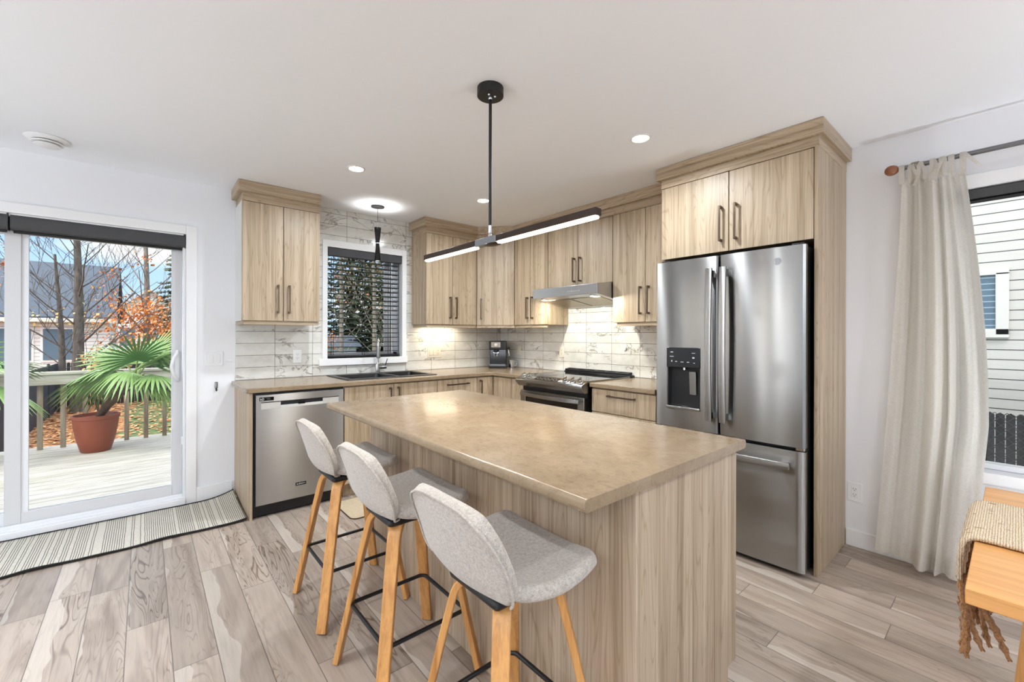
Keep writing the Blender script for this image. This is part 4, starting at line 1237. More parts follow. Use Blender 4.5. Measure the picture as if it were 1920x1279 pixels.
def curtain():
    xr, zr = 3.222, 2.222
    t = thing('curtain_rod', (xr, -.5, zr), 'grey metal curtain rod with a wooden egg-shaped finial', 'curtain rod')
    obj('rod', MB().lathe([(.0125, 0), (.0125, 2.25)], (xr, -1.83, zr), (0,1,0), 16), plain('rod_grey', (122,122,124), .3, .9), t, smooth=50)
    obj('finial', MB().lathe([(.008, 0), (.018, .006), (.027, .020), (.029, .034), (.025, .048), (.014, .059), (0, .063)], (xr, .428, zr), (0,1,0), 20), plain('walnut', (140,88,58), .4), t, smooth=60)
    b = MB().lathe([(.020, 0), (.020, .03), (.014, .034)], (xr, .345, zr), (0,1,0), 18)
    b.tube([(xr, .358, zr), (xr+.05, .358, zr-.004), (XB-.004, .358, zr-.004)], .008, 10).lathe([(.026, 0), (.026, .006)], (XB-.007, .358, zr-.004), (1,0,0), 18)
    obj('bracket', b, NICKEL, t, smooth=40)
    mt, tt, p = newmat('linen_curtain')
    v = coords(tt)
    n = noise(tt, coords(tt, (1,1,.25)), 300, 3, .7); n2 = noise(tt, coords(tt, (1,.3,1)), 320, 3, .7)
    col = rampn(tt, math_(tt, 'MULTIPLY_ADD', n, .5, math_(tt, 'MULTIPLY', n2, .5)), [(.35, (226,221,212)), (.6, (243,240,234))])
    df = N(tt, 'ShaderNodeBsdfDiffuse', {'Color': col}); tl = N(tt, 'ShaderNodeBsdfTranslucent', {'Color': col})
    mx = N(tt, 'ShaderNodeMixShader', {0: .55, 1: df.outputs[0], 2: tl.outputs[0]})
    tt.links.new(mx.outputs[0], tt.nodes['Material Output'].inputs[0]); tt.nodes.remove(p)
    c = thing('curtain', (xr, .3, 1.1), 'off-white linen tie-top curtain hanging from the grey rod', 'curtain')
    def lerp(a, b, s): return a+(b-a)*s
    def fn(u, w):
        """u across left (0) -> right (1); w top -> bottom"""
        yl = .420 + .10*w**1.4
        yr = .172 - .085*math.sin(min(w*1.0, .62)/.62*PI/2) + (.055*max(0, w-.62)/.38)
        s = u
        y = lerp(yl, yr, s)
        z1 = lerp(.055, .022, u)
        z0 = 2.160 - .028*(math.sin(u*9*PI)**2) - .012*u
        z = lerp(z0, z1, w)
        g = lambda c, q: math.exp(-((u-c)/q)**2)
        ph = u*2*PI*4.3 + .6*math.sin(3.1*u+1.2*w)
        top = math.sin(ph) + .35*math.sin(2.1*ph+1.3+2*w)
        broad = .022*math.sin(2.6*PI*u+.4) - .050*g(.50, .055) + .045*g(.585, .035) - .044*g(.655, .040) + .050*g(.735, .030) - .022*g(.84, .07) + .012*math.sin(9*u+4*w)
        k = max(0.0, 1-w*1.7)
        x = xr + .004 - .020*top*(.35+.65*k) + broad*min(1, .25+w*1.5) - .018*w*(1-u)
        x -= .04*w*w*u
        y += .014*math.cos(ph)*min(1, w*2)*.5
        return (min(x, XB-.03), y, z)
    cl = MB().grid(fn, 110, 60)
    o = obj('cloth', cl, mt, c, smooth=180)
    # hem line
    hm = MB().grid(lambda u, w: (lambda q: (q[0]-.0022, q[1], q[2]))(fn(u, .955+.043*w)), 110, 3)
    obj('hem', hm, mt, c, smooth=180)
    for i, u in enumerate((.02, .2, .33, .52, .66, .8, .97)):
        q = fn(u, 0.0); y = q[1]; m = MB()
        w = .012
        ring = [(q[0], q[2]-.02), (xr-.016, zr-.01), (xr-.0165, zr+.004), (xr-.008, zr+.0145), (xr+.008, zr+.0145), (xr+.016, zr+.004), (xr+.015, zr-.02), (q[0]+.003, q[2]-.02)]
        m.ring_loft([[Vector((x, y-w, z)), Vector((x, y+w, z)), Vector((x-.0015, y+w, z)), Vector((x-.0015, y-w, z))] for x, z in ring])
        obj('tie_tab', m, mt, c, smooth=60)
        # loose tie ends
        if i in (1, 2, 3, 4, 6):
            m = MB(); L = .10 if i < 5 else .085
            for k, sgn in enumerate((-1, 1)):
                if i == 6 and sgn > 0: continue
                pts = []
                for j in range(7):
                    s = j/6
                    dx = -.018 - .012*math.sin(s*PI)
                    dyy = sgn*(.004+.016*s) + (.006*math.sin(5*s+i))
                    if i == 6: dyy = -.004 - .055*s
                    pts.append(Vector((xr+dx, y+dyy, zr+.008-L*s*(1+.2*k))))
                for a, b in zip(pts[:-1], pts[1:]):
                    d = Vector((.004, .008, 0))
                    m.quad(a-d, a+d, b+d, b-d)
            obj('tie_end', m, mt, c, smooth=180)
curtain()

# ---------------------------------------------------------------- bar stools
def stool():
    cx, cy = .776, .925
    t = thing('bar_stool', (cx, cy, 0), 'grey upholstered bar stool nearest the camera at the island', 'bar stool', 'bar stools at the island')
    def itp(P, s):
        s = max(0, min(1, s))*(len(P)-1); i = min(int(s), len(P)-2); f = s-i
        # catmull-rom
        p0, p1, p2, p3 = P[max(i-1,0)], P[i], P[i+1], P[min(i+2, len(P)-1)]
        return tuple(.5*((2*b) + (-a+c)*f + (2*a-5*b+4*c-d)*f*f + (-a+3*b-3*c+d)*f**3) for a, b, c, d in zip(p0, p1, p2, p3))
    # seat cushion: x, z, half width
    S = [(-.140, .700, .140), (-.118, .688, .165), (-.075, .676, .192), (.0, .668, .206), (.075, .674, .206), (.130, .684, .198), (.166, .684, .182), (.186, .672, .150)]
    def seat(u, v):
        x, z, w = itp(S, v); k = 2*u-1
        z += .020*abs(k)**2.6 * (1 if v < .85 else 1-(v-.85)/.15*.5)
        return (x + .012*abs(k)**3*(-1 if v > .8 else 0), k*w, z)
    o = obj('seat', MB().grid(seat, 14, 18), FABRIC, t, local=True, smooth=180)
    def solid(o, th):
        b = o.modifiers.new('pad', 'SOLIDIFY'); b.thickness = th; b.offset = -1 if th > 0 else 1
        s = o.modifiers.new('sub', 'SUBSURF'); s.levels = 2; s.render_levels = 2
    solid(o, .040)
    # back shell: x, z, half width, wrap
    B = [(-.060, .634, .120, .0), (-.112, .636, .150, .006), (-.154, .652, .176, .018), (-.178, .688, .198, .030), (-.194, .744, .203, .032), (-.208, .800, .196, .026), (-.220, .850, .178, .016), (-.226, .880, .146, .008)]
    def back(u, v):
        x, z, w, wr = itp(B, v); k = 2*u-1
        z2 = z - (.022*abs(k)**3 if v > .7 else .022*abs(k)**3*max(0, v)/.7)
        return (x + wr*abs(k)**1.9, k*w, z2 + .022*abs(k)**2*(1-v))
    o = obj('backrest', MB().grid(back, 14, 20), FABRIC, t, local=True, smooth=180)
    solid(o, .034)
    # seam piping along the edge of the back shell
    pts = [back(0.0, v/20) for v in range(3, 20)]
    pts2 = [back(1.0, v/20) for v in range(3, 20)]
    top = [back(u/14, 1.0) for u in range(1, 14)]
    path = [Vector(p) for p in pts + top + pts2[::-1]]
    p = obj('piping', MB().tube(path, .0035, 6), FABRIC, o, local=True, smooth=60)
    obj('seat_plate', MB().box(-.125, .125, -.11, .11, .606, .634), BLACK, t, bevel=.012, local=True)
    # bent legs
    L = [(.02, .612), (.07, .612), (.105, .608), (.130, .594), (.146, .570), (.160, .52), (.190, .40), (.236, .20), (.281, .004)]
    for a in (45, 135, 225, 315):
        ca, sa = math.cos(math.radians(a)), math.sin(math.radians(a))
        rings = []
        fine = [itp(L, i/26) for i in range(27)]
        for i, (r, z) in enumerate(fine):
            r0, z0 = fine[max(i-1, 0)]; r1, z1 = fine[min(i+1, 26)]
            tr, tz = r1-r0, z1-z0; l = math.hypot(tr, tz); tr /= l; tz /= l
            nr, nz = -tz, tr
            hw = .026 - .005*(i/26); ht = .0105
            def P(n_, w_):
                rr, zz = r+nr*n_, max(z+nz*n_, 0.0005)
                return Vector((rr*ca - w_*sa, rr*sa + w_*ca, zz))
            rings.append([P(-ht, -hw), P(-ht, hw), P(ht, hw), P(ht, -hw)])
        obj('leg', _mb(rings), OAKZ, t, bevel=.003, local=True)
    # footrest ring
    h, r, z = .160, .025, .235
    P = []
    for qx, qy, s0 in ((h-r, h-r, 0), (-h+r, h-r, PI/2), (-h+r, -h+r, PI), (h-r, -h+r, PI*1.5)):
        for i in range(7): an = s0+PI/2*i/6; P.append((qx+r*math.cos(an), qy+r*math.sin(an), z))
    obj('footrest', MB().tube(P, .0075, 10, closed=True), BLACK, t, smooth=60, local=True)
    dup(t, (.776, 1.525, 0), 'grey upholstered bar stool in the middle of the island row')
    dup(t, (.778, 2.125, 0), 'grey upholstered bar stool standing in front of the dishwasher')
def _mb(rings):
    m = MB(); m.ring_loft(rings); return m
stool()

# ---------------------------------------------------------------- rugs
def rugs():
    mt, t, b = newmat('striped_weave')
    c = N(t, 'ShaderNodeTexCoord'); s = N(t, 'ShaderNodeSeparateXYZ', {0: c.outputs['Object']})
    wob = noise(t, c.outputs['Object'], 8, 2)
    u = math_(t, 'MULTIPLY_ADD', wob, .006, s.outputs[0])
    pu = math_(t, 'DIVIDE', math_(t, 'ADD', u, 20), .0108)
    cell = math_(t, 'FLOOR', pu); fr = math_(t, 'FRACT', pu)
    rnd = N(t, 'ShaderNodeTexWhiteNoise', {'W': cell}, noise_dimensions='1D').outputs[0]
    grp = noise(t, N(t, 'ShaderNodeMapping', {'Vector': c.outputs['Object'], 'Scale': (1,0,0)}).outputs[0], 14, 1)
    on = math_(t, 'LESS_THAN', rnd, math_(t, 'MULTIPLY_ADD', grp, 1.4, .06))
    line = math_(t, 'MULTIPLY', on, math_(t, 'LESS_THAN', math_(t, 'ABSOLUTE', math_(t, 'SUBTRACT', fr, .5)), .14))
    wv = noise(t, coords(t, (1,1,1)), 260, 2, .6)
    base = rampn(t, wv, [(.35, (186,180,166)), (.62, (222,216,203))])
    t.links.new(mixc(t, math_(t, 'MULTIPLY', line, .9), base, srgb(40,37,34)), b.inputs['Base Color'])
    b.inputs['Roughness'].default_value = .9
    bump(t, b, wv, .3, .002)
    th = thing('rug_runner', (-.4, 3.75, 0), 'long striped black and beige runner rug below the patio door', 'rug')
    x0, x1, y0, y1 = -1.7, .538, 3.440, 4.020
    def fn(u, v):
        x = x0+(x1-x0)*u; y = y0+(y1-y0)*v
        wave = .004 + .006*max(0, math.sin(x*11+v*1.2))*(1-v)*.8 + .004*math.sin(x*23)*(.3+.7*(1-v))*.4
        curl = max(0, (u-.90)/.10)**2*(.010+.035*v*v)
        y += .006*math.sin(x*11)*(1-v)
        return (x - .016*v*0, y, wave+curl+.001)
    o = obj('weave', MB().grid(fn, 120, 16), mt, th, smooth=180)
    b = o.modifiers.new('thick', 'SOLIDIFY'); b.thickness = .006; b.offset = 1
    for v, nm in ((0.0, 0), (1.0, 1)):
        pts = [Vector(fn(i/120, v)) + Vector((0, (-.004 if v == 0 else .004), .004)) for i in range(121)]
        m = MB(); m.ring_loft([[p+Vector((0,-.006,-.004)), p+Vector((0,.006,-.004)), p+Vector((0,.006,.005)), p+Vector((0,-.006,.005))] for p in pts])
        obj('binding', m, plain('black_binding', (22,21,20), .9) if nm == 0 else bpy.data.materials['black_binding'], th)
    tg = MB().box(.534, .545, 3.90, 3.945, .028, .033)
    obj('care_tag', tg, PLATE, th)
    # small mat in front of the sink
    P = []
    xa, xb, ya, yb, r = 1.095, 1.75, 2.97, 3.36, .05
    for qx, qy, s0 in ((xb-r, yb-r, 0), (xa+r, yb-r, PI/2), (xa+r, ya+r, PI), (xb-r, ya+r, PI*1.5)):
        for i in range(7): an = s0+PI/2*i/6; P.append((qx+r*math.cos(an), qy+r*math.sin(an), .0005))
    th = thing('kitchen_mat', (1.4, 3.16, 0), 'beige kitchen mat with dark edge on the floor before the sink cabinet', 'mat')
    obj('mat', MB().prism([Vector(p) for p in P], (0,0,.007)), cloth('beige_mat', (206,188,156), (186,166,132), 200), th)
    obj('binding', MB().tube([Vector(p)+Vector((0,0,.004)) for p in P], .004, 6, closed=True), plain('brown_edge', (74,58,44), .8), th, smooth=60)
rugs()

# ---------------------------------------------------------------- dining table
def table():
    x0, x1, y0, y1 = 1.332, 2.285, -1.72, .070
    t = thing('dining_table', (1.8, -.8, 0), 'oak dining table with splayed legs at the right picture edge', 'table')
    obj('tabletop', MB().box(x0, x1, y0, y1, .716, .750), OAKY, t, bevel=.002)
    for sx in (0, 1):
        for sy in (0, 1):
            xt = x0+.085 if sx == 0 else x1-.085; yt = y1-.150 if sy == 1 else y0+.150
            dx = -.045 if sx == 0 else .045; dy = .075 if sy == 1 else -.075
            r = []
            for k, w in ((0, .017), (1, .032)):
                z = .0 if k == 0 else .716
                X, Y = (xt+dx, yt+dy) if k == 0 else (xt, yt)
                r.append([Vector((X-w, Y-w, z)), Vector((X+w, Y-w, z)), Vector((X+w, Y+w, z)), Vector((X-w, Y+w, z))])
            obj('leg', _mb(r), OAKF, t, bevel=.006, seg=3)
    obj('apron', MB().box(x0+.10, x1-.10, y0+.10, y0+.122, .64, .716).box(x0+.10, x1-.10, y1-.14, y1-.118, .64, .716).box(x0+.10, x0+.122, y0+.122, y1-.14, .64, .716).box(x1-.122, x1-.10, y0+.122, y1-.14, .64, .716), OAKY, t)
    # woven runner
    mt, tt, b = newmat('jute_weave')
    v = coords(tt)
    wv = N(tt, 'ShaderNodeTexWave', {'Vector': v, 'Scale': 62.0, 'Distortion': 3.0, 'Detail': 2.0, 'Detail Scale': 3.0}, bands_direction='Y').outputs[1]
    n = noise(tt, coords(tt, (1,2.5,1)), 120, 4, .7)
    sp = noise(tt, coords(tt, (1,.5,1)), 60, 2, .5)
    f = math_(tt, 'ADD', math_(tt, 'MULTIPLY', wv, .45), math_(tt, 'MULTIPLY', n, .55))
    col = rampn(tt, f, [(.25, (170,144,114)), (.45, (206,184,154)), (.7, (226,208,182))])
    col = mixc(tt, rampn(tt, sp, [(.66, (0,0,0,1)), (.72, (.8,.8,.8,1))]), col, srgb(120,88,58))
    tt.links.new(col, b.inputs['Base Color']); b.inputs['Roughness'].default_value = .95
    bump(tt, b, f, .9, .004)
    r = thing('table_runner', (1.84, -.4, .75), 'beige woven table runner with brown tassels over the table end', 'table runner')
    xa, xb = 1.648, 2.035
    prof = [(-1.0, .7535), (-.4, .7535), (.02, .7535), (.060, .7540), (.076, .751), (.084, .742), (.088, .72), (.090, .68), (.091, .640)]
    def fn(u, v):
        s = v*(len(prof)-1); i = min(int(s), len(prof)-2); k = s-i
        y = prof[i][0]+(prof[i+1][0]-prof[i][0])*k; z = prof[i][1]+(prof[i+1][1]-prof[i][1])*k
        x = xa+(xb-xa)*u + .003*math.sin(y*40+u*7)
        if z < .74: y += .010*u*(0.75-z)*4*0 + .003*math.sin(u*30)
        return (x, y, z)
    o = obj('weave', MB().grid(fn, 30, 48), mt, r, smooth=180)
    b = o.modifiers.new('thick', 'SOLIDIFY'); b.thickness = .010; b.offset = 1
    rnd = random.Random(4)
    f = MB()
    for i in range(26):
        x = xa+.008+(xb-xa-.016)*i/25
        L = .15 + .05*rnd.random() + (.03 if i < 5 else 0)
        pts = []; sw = rnd.uniform(-.02, .02); ph = rnd.random()*6; inn = rnd.uniform(-.010, .085)*min(1, i/4+.3)
        for j in range(9):
            s = j/8
            pts.append((x+sw*s+.004*math.sin(9*s+ph), .093+.006*math.sin(4*s+ph)-inn*s, .645-L*s))
        for q in range(3):
            a0 = q*2.1
            f.tube([(p[0]+.0045*math.cos(a0+7*k*.5), p[1]+.0045*math.sin(a0+7*k*.5), p[2]) for k, p in enumerate(pts)], [.0042]*7+[.0060, .0020], 5)
    tm = cloth('tassel_yarn', (176,128,80), (112,72,40), 260, .95, .3)
    obj('tassels', f, tm, r, smooth=60)
table()

# ---------------------------------------------------------------- outside
GZ, DKZ = -.90, -.12
def noisy(name, rgb, rgb2, scale=8, rough=.8, stretch=(1,1,1), bs=0.0, detail=4, lo=.35, hi=.65):
    mt, t, b = newmat(name)
    n = noise(t, coords(t, stretch), scale, detail, .65)
    t.links.new(rampn(t, n, [(lo, rgb), (hi, rgb2)]), b.inputs['Base Color'])
    b.inputs['Roughness'].default_value = rough
    if bs: bump(t, b, n, bs, .01)
    return mt
BARK = noisy('bark', (66,58,52), (104,96,88), 20, .9, (1,1,.25), .4)
BARKL = noisy('bark_pale', (92,84,78), (134,124,114), 20, .9, (1,1,.25), .4)
def siding(name, rgb, pitch, off=0.0):
    mt, t, b = newmat(name)
    c = N(t, 'ShaderNodeTexCoord'); s = N(t, 'ShaderNodeSeparateXYZ', {0: c.outputs['Object']})
    fz = math_(t, 'FRACT', math_(t, 'DIVIDE', math_(t, 'ADD', s.outputs[2], 30+off), pitch))
    n = noise(t, coords(t, (.4,.4,6)), 5, 3)
    col = rampn(t, n, [(.3, tuple(x*.96 for x in rgb)), (.7, rgb)])
    t.links.new(mixc(t, math_(t, 'LESS_THAN', fz, .10), col, srgb(*[x*.36 for x in rgb])), b.inputs['Base Color'])
    b.inputs['Roughness'].default_value = .5
    return mt
def leaf_mat(name, rgb, rgb2):
    mt, t, b = newmat(name)
    info = noise(t, coords(t), 7, 1)
    t.links.new(rampn(t, info, [(.35, rgb), (.65, rgb2)]), b.inputs['Base Color'])
    b.inputs['Roughness'].default_value = .6
    return mt

def grounds():
    mt, t, b = newmat('lawn')
    v = coords(t)
    n = noise(t, v, 40, 4, .7)
    gr = rampn(t, n, [(.3, (58,74,40)), (.55, (84,104,58)), (.75, (118,128,84))])
    lit = rampn(t, noise(t, v, 16, 5, .75), [(.3, (92,58,34)), (.5, (160,108,64)), (.7, (206,164,116))])
    sx_ = N(t, 'ShaderNodeSeparateXYZ', {0: v}).outputs[0]
    far = math_(t, 'ADD', sx_, math_(t, 'MULTIPLY', noise(t, v, 3, 3), 1.2))
    t.links.new(mixc(t, math_(t, 'LESS_THAN', far, .25), gr, lit), b.inputs['Base Color'])
    b.inputs['Roughness'].default_value = .9
    obj('lawn_ground', MB().box(-40, 40, YA+.17, 70, GZ-.2, GZ), mt, kind='structure')
    obj('side_ground', MB().box(XB+.17, 14, -20, YA+.17, GZ-.2, GZ), mt, kind='structure')
    # fallen leaves
    lm, t, b = newmat('fallen_leaves')
    info = N(t, 'ShaderNodeNewGeometry').outputs['Random Per Island']
    t.links.new(rampn(t, info, [(0, (120,74,40)), (.3, (168,104,56)), (.55, (202,148,92)), (.8, (224,184,136)), (1, (150,84,50))]), b.inputs['Base Color'])
    b.inputs['Roughness'].default_value = .8
    rnd = random.Random(3); m = MB()
    for i in range(14000):
        y = 7.9 + 10.6*rnd.random()**1.0
        x = rnd.uniform(-4.6, 3.5)
        if x > -.55 and rnd.random() > (.12 if y < 12.0 else .6): continue
        s = rnd.uniform(.035, .075); a = rnd.random()*6.28; z = GZ + rnd.uniform(.008, .05)
        c, q = math.cos(a)*s, math.sin(a)*s; k = rnd.uniform(.4, .7)
        dz = rnd.uniform(-.02, .02)
        m.bm.faces.new([m.bm.verts.new(p) for p in ((x+c, y+q, z+dz), (x-q*k, y+c*k, z), (x-c, y-q, z-dz*.3), (x+q*k, y-c*k, z))])
    obj('fallen_leaves', m, lm, label='fallen brown autumn leaves covering the ground beyond the deck railing', cat='leaves', kind='stuff')
    # deck
    dm, t, b = newmat('weathered_deck')
    c = N(t, 'ShaderNodeTexCoord')
    g = noise(t, N(t, 'ShaderNodeMapping', {'Vector': c.outputs['Object'], 'Scale': (.08,1,1)}).outputs[0], 34, 4, .7, .4)
    st = noise(t, N(t, 'ShaderNodeMapping', {'Vector': c.outputs['Object'], 'Scale': (.35,1,1)}).outputs[0], 2.2, 3, .6)
    col = rampn(t, g, [(.3, (140,134,124)), (.5, (176,172,163)), (.7, (194,191,183))])
    col = mixc(t, rampn(t, st, [(.55, (0,0,0,1)), (.72, (.55,.55,.55,1))]), col, srgb(138,142,104))
    isl = N(t, 'ShaderNodeNewGeometry').outputs['Random Per Island']
    tone = math_(t, 'MULTIPLY_ADD', isl, .18, .84)
    col = mixc(t, 1, col, N(t, 'ShaderNodeCombineColor', {0: tone, 1: tone, 2: tone}).outputs[0], 'MULTIPLY')
    t.links.new(col, b.inputs['Base Color']); b.inputs['Roughness'].default_value = .75
    m = MB(); y = YA+.20
    while y < 7.70:
        m.box(-4.2, 2.2, y, y+.137, DKZ-.035, DKZ); y += .143
    obj('deck', m, dm, kind='structure')
    obj('deck_fascia', MB().box(-4.2, 2.2, 7.70, 7.735, GZ, DKZ-.01), dm, kind='structure')
    rm = noisy('grey_rail_wood', (150,146,132), (184,182,168), 14, .8, (.12,1,1))
    bm_ = noisy('brown_baluster_wood', (112,96,78), (150,140,122), 14, .8, (1,1,.12))
    r = thing('deck_railing', (-1, 7.68, DKZ), 'weathered grey wooden deck railing with square balusters', 'railing')
    z1 = .80
    obj('top_rail', MB().box(-4.2, 2.2, 7.60, 7.64, z1-.135, z1-.012).box(-4.2, 2.2, 7.585, 7.72, z1-.012, z1+.022), rm, r, bevel=.004)
    x = -4.1
    xs = []
    while x < 2.2: xs.append(x); x += .196
    for x in xs:
        obj('baluster', MB().box(x-.024, x+.024, 7.641, 7.679, DKZ-.0, z1-.012), bm_, r, bevel=.003)
    m = MB().box(.12, 2.2, 7.90, 7.94, .62, .90)
grounds()

def fences():
    dm = plain('black_slats', (24,25,28), .5); wr = plain('fence_wire', (60,62,64), .45, .3)
    blu = plain('navy_fence', (40,43,54), .7)
    def slat_fence(name, label, p0, p1, z0, z1, pitch, mat, wire, group=None):
        a, b = Vector((*p0, 0)), Vector((*p1, 0)); d = b-a; L = d.length; d.normalize(); n = Vector((-d.y, d.x, 0))
        t = thing(name, tuple(a + Vector((0,0,z0))), label, 'fence', group)
        m = MB(); k = int(L/pitch); rnd = random.Random(5)
        for i in range(k):
            q = a + d*(i*pitch); w = pitch*.90
            zt = z1
            m.prism([q+Vector((0,0,z0)), q+d*w+Vector((0,0,z0)), q+d*w+Vector((0,0,zt-.02)), q+d*w*.5+Vector((0,0,zt)), q+Vector((0,0,zt-.02))], n*.012)
        obj('slats', m, mat, t)
        if wire:
            m = MB(); h = z1-z0; st = wire; i = -int(h/st)
            s = -h
            while s < L:
                for dirn in (1, -1):
                    u0, u1 = s, s+h
                    za, zb = (z0, z1) if dirn == 1 else (z1, z0)
                    if u0 < 0: za = za + (zb-za)*(-u0/h); u0 = 0
                    if u1 > L: zb = zb - (zb-za)*((u1-L)/(u1-u0)) if u1 > u0 else zb; u1 = L
                    if u1 <= u0: continue
                    p, q = a+d*u0-n*.006+Vector((0,0,za)), a+d*u1-n*.006+Vector((0,0,zb))
                    m.tube([p, q], .0035, 4)
                s += st
            obj('wire_mesh', m, wr, t)
        for i in range(int(L/2.4)+1):
            q = a + d*min(i*2.4, L)
            obj('post', MB().lathe([(.03, z0), (.03, z1+.04), (.0, z1+.06)], (q.x, q.y, 0), n=10), dm, t)
        return t
    slat_fence('garden_fence', 'black slatted wire fence beyond the leaf-covered lawn', (-1.85, 18.3), (11, 18.3), GZ, .44, .085, dm, 0)
    slat_fence('garden_fence', 'dark navy slatted side fence behind the left balusters', (-2.05, 9.0), (-1.85, 18.2), GZ, .46, .085, blu, 0)
    slat_fence('garden_fence', 'black slatted chain-link fence outside the curtained window', (5.85, 2.6), (5.85, -4.2), GZ, .60, .062, dm, .075)
fences()

def houses():
    roofm = noisy('slate_shingles', (58,66,76), (84,94,106), 10, .85, (1,3,3))
    white = siding('white_siding', (232,232,230), .16)
    trim = plain('cream_trim', (226,222,208), .5)
    gl = plain('dark_pane', (92,112,128), .1)
    def house(name, label, x0, x1, y0, y1, ze, zr, axis, wins, wall=white, roof=roofm, oh=.35):
        t = thing(name, ((x0+x1)/2, (y0+y1)/2, GZ), label, 'house', 'houses beyond the garden')
        m = MB()
        if axis == 'x':
            ym = (y0+y1)/2
            prof = [Vector((x0, y0, GZ)), Vector((x0, y1, GZ)), Vector((x0, y1, ze)), Vector((x0, ym, zr)), Vector((x0, y0, ze))]
            m.prism(prof, (x1-x0, 0, 0)); obj('walls', m, wall, t)
            k = (zr-ze)/(ym-y0); r = MB()
            for s in (0, 1):
                ya, yb = (y0-oh, ym) if s == 0 else (y1+oh, ym)
                za = ze-k*oh
                r.prism([Vector((x0-.25, ya, za+.02)), Vector((x0-.25, yb, zr+.02)), Vector((x0-.25, yb, zr+.16)), Vector((x0-.25, ya, za+.14))], (x1-x0+.5, 0, 0))
            obj('roof', r, roof, t)
            obj('gutter', MB().box(x0-.25, x1+.25, y0-oh-.10, y0-oh+.02, ze-k*oh-.10, ze-k*oh+.06), trim, t)
        else:
            xm = (x0+x1)/2
            prof = [Vector((x0, y0, GZ)), Vector((x1, y0, GZ)), Vector((x1, y0, ze)), Vector((xm, y0, zr)), Vector((x0, y0, ze))]
            m.prism(prof, (0, y1-y0, 0)); obj('walls', m, wall, t)
            k = (zr-ze)/(xm-x0); r = MB()
            for s in (-1, 1):
                xa = x0-oh if s < 0 else x1+oh
                za = ze-k*oh
                r.prism([Vector((xa, y0-.3, za+.02)), Vector((xm, y0-.3, zr+.02)), Vector((xm, y0-.3, zr+.14)), Vector((xa, y0-.3, za+.14))], (0, y1-y0+.6, 0))
            obj('roof', r, roof, t)
        for (u, z, w, h) in wins:
            f = MB(); y = y0-.03
            f.box(u-w/2-.08, u+w/2+.08, y, y0+.02, z-.08, z+h+.08)
            fo = obj('window', f, plain('win_trim', (240,240,240), .5), t)
            obj('pane', MB().box(u-w/2, u+w/2, y-.02, y-.001, z, z+h), gl, fo)
        return t
    house('neighbour_house', 'white clad house with a dark grey shingle roof beyond the fence', -15, -1.25, 27.3, 36.0, 2.12, 4.75, 'x', [(-4.35, .15, 1.3, 1.35), (-2.9, .15, .9, 1.35), (-9.5, .15, 1.4, 1.3)])
    lroof = noisy('pale_roof', (196,192,190), (216,212,208), 12, .8)
    h2 = house('neighbour_house', 'small white gabled house behind the orange-leaved tree', -2.6, 3.2, 44, 52, 2.35, 4.7, 'y', [(1.1, .4, 1.2, 1.4), (-1.0, .4, .9, 1.4)], siding('white_siding_b', (236,234,230), .2), lroof)
    rl = MB()
    rl.box(-.1, 3.2, 43.0, 43.06, .28, .36).box(-.1, 3.2, 43.0, 43.06, -.5, -.42)
    for i in range(24): rl.box(-.05+i*.137, 0+i*.137, 43.0, 43.05, -.45, .3)
    obj('porch_railing', rl, plain('porch_white', (238,238,236), .5), h2)
    # neighbour at the right hand window
    sm = siding('cream_lap_siding', (196,193,186), .098)
    t = thing('neighbour_house', (7.5, -1, GZ), 'cream lap-sided house wall close outside the curtained window', 'house', 'houses beyond the garden')
    obj('walls', MB().box(6.5, 12, -7, 2.6, GZ, 4.8), sm, t)
    obj('roof', MB().prism([(6.1, -7.3, 4.75), (12.4, -7.3, 4.75), (9.25, -7.3, 7.2)], (0, 10.2, 0)), roofm, t)
    f = MB(); x = 6.5
    y0, y1, z0, z1 = -.0 + .10, .95, 1.30, 1.92
    f.box(x-.035, x, y0-.055, y1+.06, z0-.03, z0+.06).box(x-.035, x, y0-.055, y1+.06, z1-.02, z1+.05).box(x-.035, x, y0-.055, y0+.035, z0, z1).box(x-.035, x, y1-.03, y1+.06, z0, z1)
    fo = obj('window', f, plain('win_trim_b', (204,202,196), .5), t, bevel=.004)
    obj('pane', MB().box(x-.012, x-.006, y0+.03, y1-.03, z0+.05, z1-.02), gl, fo)
    b = MB()
    for i in range(9): b.box(x-.0125, x-.0122, y0+.03, y1-.03, z0+.09+i*.06, z0+.10+i*.06)
    obj('pane_blind', b, plain('pane_blind_grey', (150,170,184), .3), fo)
    # shed seen through the sink window
    t = thing('garden_shed', (7.2, 22, GZ), 'low white garden shed with a dark roof seen through the blind', 'shed')
    obj('walls', MB().box(5.9, 8.1, 21.5, 23.5, GZ, .72), white, t)
    obj('roof', MB().prism([(5.7, 21.2, .70), (5.7, 23.8, .70), (5.7, 22.5, 1.25)], (2.6, 0, 0)), roofm, t)
houses()

